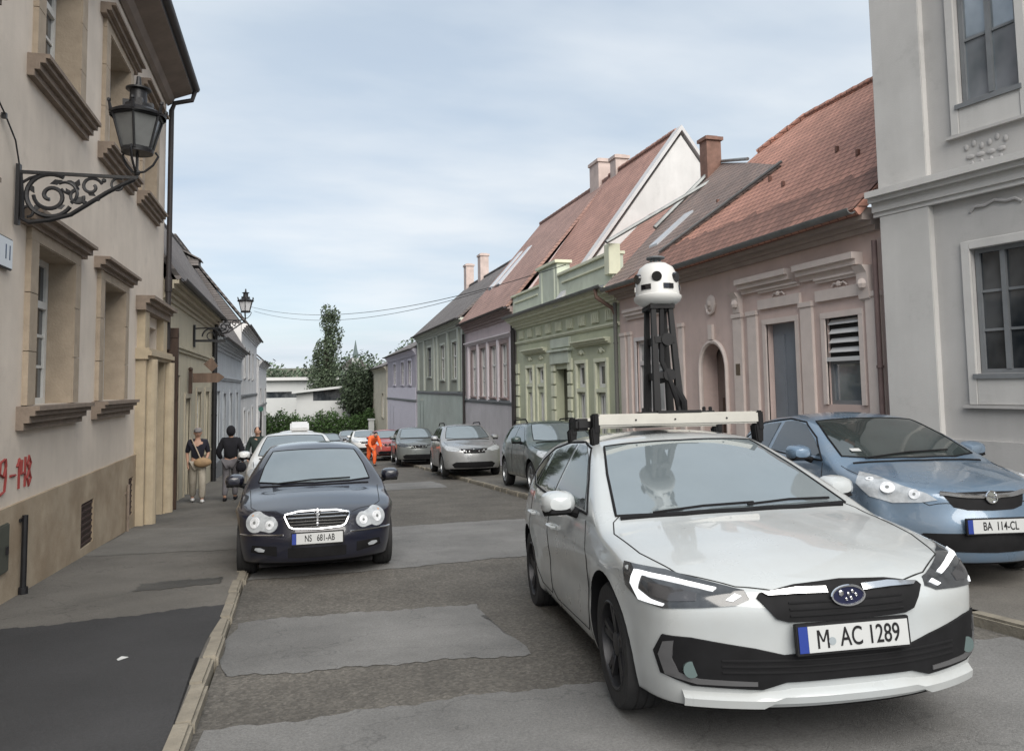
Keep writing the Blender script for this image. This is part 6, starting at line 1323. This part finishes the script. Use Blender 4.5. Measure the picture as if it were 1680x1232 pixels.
s = M(); s.tube([(.06, -.19, .98), (-.03, -.165, 1.2), (-.12, -.10, 1.40), (-.14, .02, 1.43), (-.02, .14, 1.2), (.12, .10, .98)], .014, n=5); s.build('strap', mat('strap_pale', (.40, .33, .26), .8), bg_, smooth=True)
# person 2: black hoodie, walking away/near kerb
J2 = dict(J1); J2.update(knL=(.09, .02, .48), anL=(.09, .20, .10), toL=(.09, .12, .035), knR=(-.09, -.10, .49), anR=(-.09, -.05, .08), toR=(-.09, -.18, .035), elL=(.27, .04, 1.09), wrL=(.22, -.06, .93), haL=(.18, -.1, .90), elR=(-.27, .03, 1.08), wrR=(-.25, -.05, .86), haR=(-.24, -.08, .79))
t, b, fn = figure('person', (-1.42, 18.8, zz), R_(174), 'person in a black hooded top and grey trousers beside the black saloon', J2, BASE_R, (0, -1), None)
m_blk = mat('cloth_black', (.008, .008, .012), .9, noise=.3, nscale=9, bump=.3); m_gtr = mat('cloth_grey_purple', (.12, .115, .125), .9, noise=.2, nscale=7, bump=.3)
fn('hoodie', TORSO + ARMS + [('elL', 'wrL'), ('elR', 'wrR')], {**grow(BASE_R, ['pelvis', 'waist', 'chest'], .045), 'neck': .09, 'shL': .095, 'shR': .095, 'elL': .07, 'elR': .07, 'wrL': .05, 'wrR': .05}, m_blk, t)
fn('trousers', LEGS, {**grow(BASE_R, ['pelvis'], .03), 'hipL': .11, 'hipR': .11, 'knL': .085, 'knR': .085, 'anL': .065, 'anR': .065}, m_gtr, t)
s = M(); s.ball((0, .01, 1.57), (.105, .115, .13), 14); s.build('hood', m_blk, t, smooth=True); shoes(t, J2, m_blk)
bg_ = thing('handbag', (-1.42, 18.8, zz), R_(-6), 'black handbag held at the side by the person in the black hoodie', 'bag')
s = M(); s.ball((.24, -.06, .74), (.12, .06, .12), 12); s.build('pouch', m_blk, bg_, smooth=True); s = M(); s.tube(arc_pts(.24, .82, .07, 0, 180, 10), .01); s.v = [(v[0], v[1] - .06, v[2]) for v in s.v]; s.build('handle', m_blk, bg_)
# person 3: further back, half hidden by the black saloon
J3 = dict(J2); zz = gz(22.0) + .06
t, b, fn = figure('person', (-.98, 22.0, zz), R_(-4), 'distant person in a dark green jacket behind the black saloon', J3, BASE_R, (0, -1), None)
fn('jacket', TORSO + ARMS + [('elL', 'wrL'), ('elR', 'wrR')], {**grow(BASE_R, ['pelvis', 'waist', 'chest'], .045), 'neck': .07, 'shL': .09, 'shR': .09, 'elL': .07, 'elR': .07, 'wrL': .05, 'wrR': .05}, mat('cloth_darkgreen', (.022, .035, .032), .9, noise=.3, nscale=9, bump=.3), t)
fn('trousers', LEGS, {**grow(BASE_R, ['pelvis'], .03), 'hipL': .11, 'hipR': .11, 'knL': .085, 'knR': .085, 'anL': .065, 'anR': .065}, m_blk, t)
s = M(); s.ball((0, -.01, 1.59), (.09, .105, .09), 14); s.build('hair', m_blk, t, smooth=True); shoes(t, J3, m_blk)
# person 4: worker in orange, bent forward
J4 = dict(J1); J4.update(waist=(0, -.08, 1.04), chest=(0, -.26, 1.2), neck=(0, -.38, 1.30), skull=(0, -.47, 1.36), shL=(.18, -.28, 1.24), shR=(-.18, -.28, 1.24), elL=(.26, -.36, .98), elR=(-.26, -.36, .98), wrL=(.22, -.52, .82), wrR=(-.22, -.52, .82), haL=(.2, -.58, .77), haR=(-.2, -.58, .77))
zz = gz(34) + .0
t, b, fn = figure('person', (3.2, 34.0, zz), R_(20), 'worker in bright orange clothes bending forward beside the parked cars', J4, BASE_R, (0, -1), None)
m_or = mat('cloth_orange', (.75, .13, .035), .8, noise=.15, nscale=9, bump=.3)
fn('jacket', TORSO + ARMS + [('elL', 'wrL'), ('elR', 'wrR')], {**grow(BASE_R, ['pelvis', 'waist', 'chest'], .06), 'neck': .08, 'shL': .10, 'shR': .10, 'elL': .08, 'elR': .08, 'wrL': .055, 'wrR': .055}, m_or, t)
fn('trousers', LEGS, {**grow(BASE_R, ['pelvis'], .05), 'hipL': .12, 'hipR': .12, 'knL': .10, 'knR': .10, 'anL': .075, 'anR': .075}, m_or, t)
s = M(); s.ball((0, -.46, 1.43), (.085, .10, .08), 12); s.build('hair', m_blk, t, smooth=True); shoes(t, J4, m_blk)

# scrap of paper on the dark pavement
pp = thing('paper_scrap', (-1.12, 5.86, gz(5.86) + .062), R_(30), 'small white scrap of paper lying on the dark pavement', 'litter')
s = M(); s.add([(-.05, -.03, .0), (.045, -.035, .006), (.055, .03, .0), (.0, .04, .012), (-.05, .025, .002)], [(0, 1, 2, 3, 4)]); s.build('sheet', m_plate, pp, loc=(0, 0, 0)); pp.scale = (.7, .55, 1)
